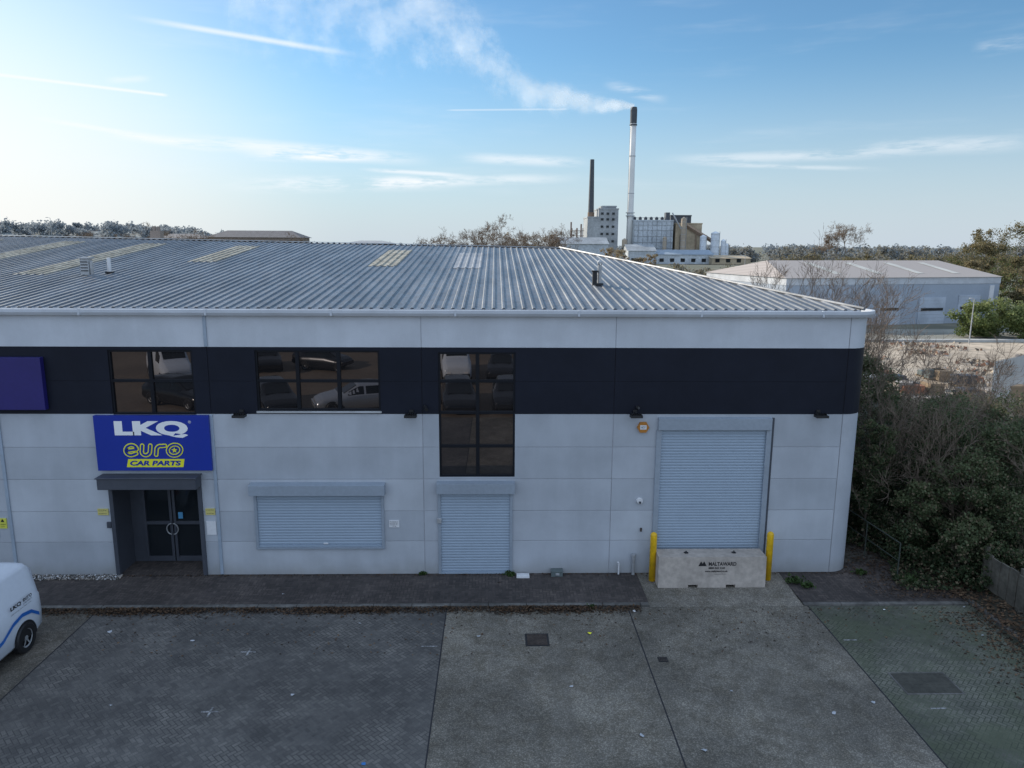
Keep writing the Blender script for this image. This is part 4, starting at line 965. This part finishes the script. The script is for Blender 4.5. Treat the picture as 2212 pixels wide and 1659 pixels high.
for i,(x,y,h,rad) in enumerate([(65,88,8.2,3.6),(71,92,9.8,4.5),(76,98,11.0,5.),(69,104,8.8,4.5),(63,97,6.5,3.0),(84,108,12,5.5),(78,118,11.,5),(61,82,4.5,2.6),(66,80,4.6,3.),(90,125,12.5,6),(82,90,9.5,4),(62,108,6.2,3.2),(58,120,6.4,3.5)]):
    leafy('tree',x,y,h,rad,7500,420+i,'tree with thinning green brown autumn leaves behind the shed',AU if i%3 else GL[:1]+AU[:2],.18,zb=.8,group='autumn trees behind the shed',ncl=70,cs=(.10,.24))
# ------------------------------------------------------------------ distant planting
def treerow(name,pts,mts,size,seed,n_each,kind='stuff'):
    rr=np.random.default_rng(seed); Ps=[]
    for (x,y,zt,rad) in pts:
        P,d=crown_pts(rr,x,y,.3,zt,rad,n_each,18,(.25,.5)); Ps.append(P)
    return leafcloud(name,np.concatenate(Ps),size,mts,seed=seed,kind=kind)
HZ=[leafmat('hazy_wood_a',(.23,.22,.185),.9,.4),leafmat('hazy_wood_b',(.26,.245,.205),.9,.4),leafmat('hazy_wood_c',(.29,.265,.225),.9,.4)]  # leaf colours paled to carry distance haze
HZ2=[leafmat('haze_tinted_far_wood_a',(.29,.32,.34),.9,.4),leafmat('haze_tinted_far_wood_b',(.30,.33,.35),.9,.4)]  # aerial haze painted into the colour, paler and bluer than the foliage
rr=random.Random(12)
pts=[]
for i in range(210):
    x=-560+i*2.1+rr.uniform(-2,2)
    pts.append((x,570+rr.uniform(-40,60),max(7,20.5-max(0,(x+270)*.10)+rr.uniform(-1.5,1.8)),rr.uniform(6,10)))
pts=[p for p in pts if p[0]<-160]
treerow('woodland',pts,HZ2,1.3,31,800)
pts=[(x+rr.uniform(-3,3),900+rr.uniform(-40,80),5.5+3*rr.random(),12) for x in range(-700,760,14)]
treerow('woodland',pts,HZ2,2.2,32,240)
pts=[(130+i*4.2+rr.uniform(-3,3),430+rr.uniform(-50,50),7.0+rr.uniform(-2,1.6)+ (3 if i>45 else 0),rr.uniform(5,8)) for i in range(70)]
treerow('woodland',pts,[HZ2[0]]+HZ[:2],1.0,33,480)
pts=[(110+i*3.4+rr.uniform(-3,3),250+rr.uniform(-30,30),4.6+rr.uniform(-2,1.4)+(2.0 if i>25 else 0),rr.uniform(3,5)) for i in range(45)]
treerow('woodland',pts,[AU[0],AU[1],HZ[0]],.55,34,480)
b=MB(); n=40
for j,(y,k) in enumerate(((430,0),(520,.7),(575,1.14),(620,1.2),(780,1.2))):
    for i in range(n+1): x=-800+i*18; b.v.append((x,y,-.2+k*15*max(0,min(1,(-120-x)/170))))
for j in range(4):
    for i in range(n): a=j*(n+1)+i; b.f.append((a,a+1,a+n+2,a+n+1)); b.m.append(0)
add('hill',b,mat('hazy_field',(.22,.25,.25),.95,a1=.25,s1=.05),smooth=True,kind='structure')  # distance haze painted into the blue-grey field colour
tb=[branch_mesh(500+i,11.5,.16,5,kids=(4,5),spread=.6,crown_from=.15,rmin=.020) for i in range(4)]
tm=[mkmesh('branches',b_.v,b_.f,b_.m,[FAR_TW]) for b_ in tb]
def fartree(x,y,h,k,lab='bare winter tree with a rounded twiggy crown',grp='bare winter trees beyond the roof'):
    o=empty('bare_tree',(x,y,-.1),label=lab,category='tree',group=grp); s=h/11.5; o.scale=(s*1.25,s*1.25,s); o.rotation_euler=(0,0,x*1.3)
    c_=bpy.data.objects.new('branches',tm[k%4]); COL.objects.link(c_); c_.parent=o
for i,(x,y,h) in enumerate([(-11,150,11.6),(-4.5,150,12.8),(-1.8,156,11.6),(2.6,146,13.2),(5.6,152,12.8),(9.0,150,12.8),(12.2,156,12.0),(-87,190,12.4),(-92,185,11.7),(-82,195,11.8),(-97,190,12.6),(-78,200,11.2),(-74,205,10.8),(-105,200,12.4),(-112,200,11.6),(-63,230,11.),(176,395,19),(186,395,22)]):
    fartree(x,y,h,i)
RU=[leafmat('russet_a',(.25,.17,.10),.8,.4),leafmat('russet_b',(.32,.23,.14),.8,.4),leafmat('russet_c',(.34,.28,.18),.8,.4)]
for i in range(7):
    leafy('tree',22+i*1.7,150+rr.uniform(-4,4),7.2+rr.uniform(-1.,1.2)-(i*.2),2.2,1800,600+i,'russet autumn tree in front of the factory',RU,.20,zb=.5,group='russet trees before the factory',cs=(.12,.3),ncl=34)
for i in range(5):
    leafy('tree',3+i*2.3,158+rr.uniform(-3,3),10.2+rr.uniform(-.8,.9),2.4,1000,620+i,'thin russet leaved tree among bare winter trees',RU,.18,zb=1.5,group='russet trees beyond the ridge',cs=(.15,.35),ncl=40)
treerow('hedge',[(40+i*3,180+rr.uniform(-8,8),3.4+rr.uniform(-.8,.8),2.5) for i in range(30)],HZ[:2]+[AU[1]],.4,35,320)
# ------------------------------------------------------------------ factory
fac_before=set(bpy.data.objects.keys())
M_FW=mat('factory_white',(.56,.60,.63),.6,a1=.15,s1=.15,a2=.25,s2=1); M_FG=mat('factory_grey',(.38,.40,.41),.7,a1=.18,s1=.15,a2=.2,s2=1); M_FT=mat('factory_tan',(.50,.40,.27),.7,a1=.15,s1=.15,a2=.2,s2=1); M_FD=mat('factory_dark',(.07,.078,.09),.6)
M_FB=mat('factory_blue_roof',(.32,.38,.44),.5)
ch=empty('factory_chimney',(71.3,380,0),label='tall pale steel chimney with black top giving off smoke',category='chimney')
b=MB(); b.tube([(71.3,380,0),(71.3,380,24),(71.3,380,45),(71.3,380,67.8)],[1.75,1.6,1.5,1.5],20); add('shaft',b,mat('chimney_pale',(.80,.79,.76),.55,a1=.08,s1=.1),parent=ch,smooth=True)
b=MB(); b.tube([(71.3,380,67.8),(71.3,380,74),(71.3,380,75.4)],[1.7,1.7,1.5],20); b.cyl((71.3,380,66.8),1.9,.5,20); add('chimney_top',b,M_FD,parent=ch)
b=MB()
for z in (23,24.5,34,52): b.cyl((71.3,380,z),2.3 if z<30 else 1.65,.35,16)
for k in range(4):
    a=k*math.pi/2+.5; b.tube([(71.3+1.3*math.cos(a),380+1.3*math.sin(a),20),(71.3+2.2*math.cos(a),380+2.2*math.sin(a),23)],.15,5)
b.tube([(69.7,379.2,8),(69.7,379.2,66)],.12,4); add('platform',b,M_STEEL,parent=ch)
b=MB(); b.tube([(52,385,0),(52,385,24),(52,385,51)],[1.9,1.5,1.05],16,0); b.cyl((52,385,20),1.7,5,16,1); add('factory_chimney',b,[M_FD,mat('chimney_brick',(.25,.17,.12))],origin=(52,385,0),label='dark slender factory chimney with brown base',category='chimney')
def block(name,boxes,label,mats,cat='factory building'):
    o=empty(name,(boxes[0][0],boxes[0][2],0),label=label,category=cat)
    for i,(x0,x1,y0,y1,z1,mm,z0) in enumerate(boxes):
        b=MB(); b.box(x0,x1,y0,y1,z0,z1); b.box(x0-.2,x1+.2,y0-.2,y1+.2,z1-.5,z1+.15)
        add('wall',b,mats[mm],parent=o)
    return o
A_=block('factory_building',[(49.5,55,378,395,22.5,0,0),(55.01,65,378,395,26.6,0,0),(57,64,379,392,27.9,0,26.76)],'stepped grey concrete factory block with small windows',[M_FG])
for x in (56.2,59,61.8):
    for z in (10,13.6,17.2,20.8,23.6):
        b=MB(); b.box(x,x+1.3,377.7,377.79,z,z+1.1); add('window',b,M_DGLASS,parent=A_)
B2=block('factory_building',[(72.5,92.5,376,395,21,0,0)],'broad pale factory hall with gridded panel face',[M_FW])
b=MB()
for i in range(9): b.box(72.5+i*2.35,72.7+i*2.35,375.75,375.98,1,20.3)
for z in (4,7,10,13,16,18.5): b.box(72.7,92.4,375.8,375.97,z,z+.2)
add('panel_grid',b,M_FG,parent=B2)
for i in range(7):
    b=MB(); b.cyl((74+i*2.8,382,21),.85,1.2,10,0); b.cyl((74+i*2.8,382,22.2),1.1,.7,10,1,r2=.3); add('roof_vent',b,[M_FD,M_FD],parent=B2)
b=MB(); b.box(89.5,91.5,380,384,21,25); add('roof_vent',b,M_FD,parent=B2)
b=MB(); 
for x in np.arange(72.6,92.5,1.8): b.tube([(float(x),376.1,21.1),(float(x),376.1,22.2)],.07,4)
b.tube([(72.6,376.1,22.2),(92.4,376.1,22.2)],.07,4); add('roof_railing',b,M_FD,parent=B2)
C2=block('factory_building',[(93,103.5,384.3,396,23.8,1,0),(93.8,107.,376,384,19.6,0,0),(107.3,110,378,386,13,0,0)],'tan factory block with dark upper tower and conveyor',[M_FT,M_FD])
b=MB(); b.tube([(99,375.2,18.5),(112,375.2,11)],1.0,4); b.tube([(104,375.3,16.5),(104,375.3,0)],.3,4); b.tube([(109,375.3,13),(109,375.3,0)],.3,4); add('conveyor',b,mat('conveyor_brown',(.33,.23,.16)),parent=C2)
b=MB(); b.tube([(91.5,375,24.6),(96,375,17)],.35,6); add('duct',b,M_STEEL,parent=C2)
b=MB(); b.box(96,97.5,375.7,375.79,6,14); add('window',b,M_FD,parent=C2)
b=MB(); b.box(100,103,375.7,375.79,2,6); add('window',b,M_FD,parent=C2)
for (x,r_,zt,mm) in ((106.8,1.6,13.9,0),(112.8,2.1,15.6,0),(117.,1.2,11.8,0),(118.8,.9,9.8,0),(87.5,1.0,13,1),(96.7,1.3,22.5,1),(67.5,1.3,12,1)):
    b=MB(); b.cyl((x,372,0),r_,zt-.8,18,0); b.tube([(x,372,zt-.8),(x,372,zt)],[r_,.2],18,0); b.tube([(x+r_,371.5,0),(x+r_,371.5,zt)],.12,4,1)
    for z in np.arange(2,zt-1,3.): b.cyl((x,372,float(z)),r_+.06,.12,18,1)
    add('silo',b,[mat('silo_white',(.72,.76,.80),.5) if mm==0 else mat('silo_tan',(.42,.34,.25),.6),M_STEEL],origin=(x,372,0),label='tall white cylindrical storage silo beside the factory' if mm==0 else 'slim brown cylindrical tank standing before the factory',category='silo',group='silos at the factory')
for (x0,x1,y,ez_,rz_,lab,mm) in ((79,106,350,4.4,6.6,'long low blue grey factory shed with pitched roof',M_FB),(30,53,330,9.,12.,'pale roofed factory shed beside the dark chimney',M_FG),(66,79,352,6.,9.,'low grey factory outbuilding with pitched roof',M_FG),(104,122,345,2.8,4.2,'low cream factory outbuilding with pitched roof',M_FT)):
    o=empty('factory_shed',(x0,y,0),label=lab,category='factory building'); b=MB(); b.box(x0,x1,y,y+18,0,ez_); add('wall',b,M_FW if mm is not M_FT else M_FT,parent=o)
    b=MB(); b.poly([(x0-.5,y-.5,ez_+.01),(x1+.5,y-.5,ez_+.01),(x1+.5,y+9,rz_),(x0-.5,y+9,rz_)]); b.poly([(x0-.5,y+18.5,ez_+.01),(x0-.5,y+9,rz_),(x1+.5,y+9,rz_),(x1+.5,y+18.5,ez_+.01)]); b.poly([(x0,y,ez_),(x0,y+9,rz_),(x0,y+18,ez_)]); b.poly([(x1,y,ez_),(x1,y+9,rz_),(x1,y+18,ez_)]); add('roof',b,mm,parent=o)
    for k in range(int((x1-x0)/5)):
        b=MB(); b.box(x0+1.5+k*5,x0+3.5+k*5,y-.12,y-.01,1,2.6); add('window',b,M_DGLASS,parent=o)
b=MB()
for x,zt in ((41.5,20),(44.5,17),(46.6,19)): b.tube([(x,380,0),(x,380,zt)],.45,6)
for z in (13,15.5): b.box(41,48,379.5,380.5,z,z+.3)
for x in (42,47.5): b.tube([(x,380,0),(x,380,17)],.2,4)
add('pipe_rack',b,[mat('pipe_rust',(.3,.22,.18))],origin=(44,380,0),label='rusty pipework tower beside the factory block',category='pipework')
for o in bpy.data.objects:
    if o.name not in fac_before and o.parent is None: o.location.x-=3.4
for (x0,x1,y,ez_,rz_,lab,mc) in ((-114,-78,300,10.8,13.6,'long brick building with dark roof beyond the warehouse',(.15,.14,.14)),(-66,-46,330,8.6,10,'low grey industrial roof beyond the warehouse',(.34,.35,.36)),(-150,-128,330,10.5,12.5,'distant brick building among hazy trees',(.2,.185,.18))):
    o=empty('distant_building',(x0,y,0),label=lab,category='building'); b=MB(); b.box(x0,x1,y,y+16,0,ez_); add('wall',b,mat('far_brick',(.32,.26,.22)),parent=o)
    b=MB(); m_=mat('far_roof_%d'%abs(int(x0)),mc); q=5
    A,B_,C_,D_=(x0-1,y-1,ez_+.02),(x1+1,y-1,ez_+.02),(x1+1,y+17,ez_+.02),(x0-1,y+17,ez_+.02); E,F=(x0+q,y+8,rz_),(x1-q,y+8,rz_)
    b.poly([A,B_,F,E]);b.poly([B_,C_,F]);b.poly([C_,D_,E,F]);b.poly([D_,A,E]); add('roof',b,m_,parent=o)
    for k in range(int((x1-x0)/3)):
        b=MB(); b.box(x0+1+k*3,x0+2.4+k*3,y-.15,y-.01,ez_-2.6,ez_-1.2); add('window',b,M_DGLASS,parent=o)
b=MB(); b.box(-24.6,-23.9,54,54.6,0,9.3); b.cyl((-24.4,54.3,9.3),.12,.3,8); b.cyl((-24.1,54.3,9.3),.12,.3,8); add('brick_chimney',b,mat('far_brick',(.32,.26,.22)),origin=(-24.2,54.3,0),label='brown brick chimney stack showing above the ridge',category='chimney')
# ------------------------------------------------------------------ smoke plume
sm=bpy.data.materials.new('smoke'); t=nt(sm)
uv=N(t,'ShaderNodeUVMap').outputs[0]; spu=N(t,'ShaderNodeSeparateXYZ'); t.links.new(uv,spu.inputs[0])
ov=objvec(t)
nn=noise(t,ov,.075,6,.64)
vv=M(t,'ABSOLUTE',M(t,'SUBTRACT',M(t,'MULTIPLY',spu.outputs[1],2.),1.))
edge=M(t,'SUBTRACT',1.,M(t,'POWER',vv,1.6))
near=maprange(t,spu.outputs[0],.0,.5,.42,0.,smooth=False)
dens=M(t,'ADD',M(t,'MULTIPLY',M(t,'SUBTRACT',nn,.5),3.1),M(t,'ADD',M(t,'SUBTRACT',M(t,'MULTIPLY',edge,1.05),.52),near))
dens=maprange(t,dens,.0,1.15)
fade=maprange(t,spu.outputs[0],.0,1.,.36,.12,smooth=False)
al_=M(t,'MULTIPLY',M(t,'MULTIPLY',dens,fade),maprange(t,vv,.55,1.,1.,0.),clamp=True)
df=N(t,'ShaderNodeBsdfDiffuse'); df.inputs[0].default_value=(.9,.92,.95,1); tl=N(t,'ShaderNodeBsdfTranslucent'); tl.inputs[0].default_value=(.95,.95,.95,1)
ad=N(t,'ShaderNodeMixShader'); ad.inputs[0].default_value=.65; t.links.new(df.outputs[0],ad.inputs[1]); t.links.new(tl.outputs[0],ad.inputs[2])
em=N(t,'ShaderNodeEmission'); em.inputs[0].default_value=(.8,.93,1,1); em.inputs[1].default_value=.22  # slight glow stands in for sunlight scattered forward through the smoke
sa=N(t,'ShaderNodeAddShader'); t.links.new(ad.outputs[0],sa.inputs[0]); t.links.new(em.outputs[0],sa.inputs[1])
tp=N(t,'ShaderNodeBsdfTransparent'); mx=N(t,'ShaderNodeMixShader'); t.links.new(al_,mx.inputs[0]); t.links.new(tp.outputs[0],mx.inputs[1]); t.links.new(sa.outputs[0],mx.inputs[2])
oo=N(t,'ShaderNodeOutputMaterial'); t.links.new(mx.outputs[0],oo.inputs[0])
CL=[(67.8,75.6,3),(62,76.4,7),(51,77.,12),(40,79,16),(30,81.5,21),(15,85,26),(1,93,31),(-12,105,41),(-27,116,58),(-50,123,78),(-85,130,98),(-130,138,110)]
vs=[];fs=[];uvs=[]
for li,dy in enumerate((-6,0,6)):
    base_=len(vs); nC=len(CL); pts=[]
    for i in range(nC-1):
        for k in range(4):
            s=k/4; pts.append(tuple(CL[i][q]*(1-s)+CL[i+1][q]*s for q in range(3)))
    pts.append(CL[-1]); n=len(pts)
    for i,(x,z,w_) in enumerate(pts):
        a=pts[max(0,i-1)];c_=pts[min(n-1,i+1)]; d=Vector((c_[0]-a[0],0,c_[1]-a[1])).normalized(); nr=Vector((-d.z,0,d.x))
        for k in range(7):
            q=(k/6-.5)*w_; y=380+dy*min(1,w_/20)-math.cos((k/6-.5)*math.pi)*w_*.2+i*.8
            vs.append((x+nr.x*q,y,z+nr.z*q)); uvs.append((i/(n-1),k/6))
    for i in range(n-1):
        for k in range(6): a=base_+i*7+k; fs.append((a,a+7,a+8,a+1))
me=bpy.data.meshes.new('smoke_plume'); me.from_pydata(vs,[],fs); ul=me.uv_layers.new(name='UVMap')
flat=[]
for fc in fs:
    for vi in fc: flat+=list(uvs[vi])
ul.data.foreach_set('uv',flat)
me.polygons.foreach_set('use_smooth',[True]*len(fs)); me.materials.append(sm); me.update()
o=bpy.data.objects.new('smoke_plume',me); COL.objects.link(o); o['kind']='stuff'
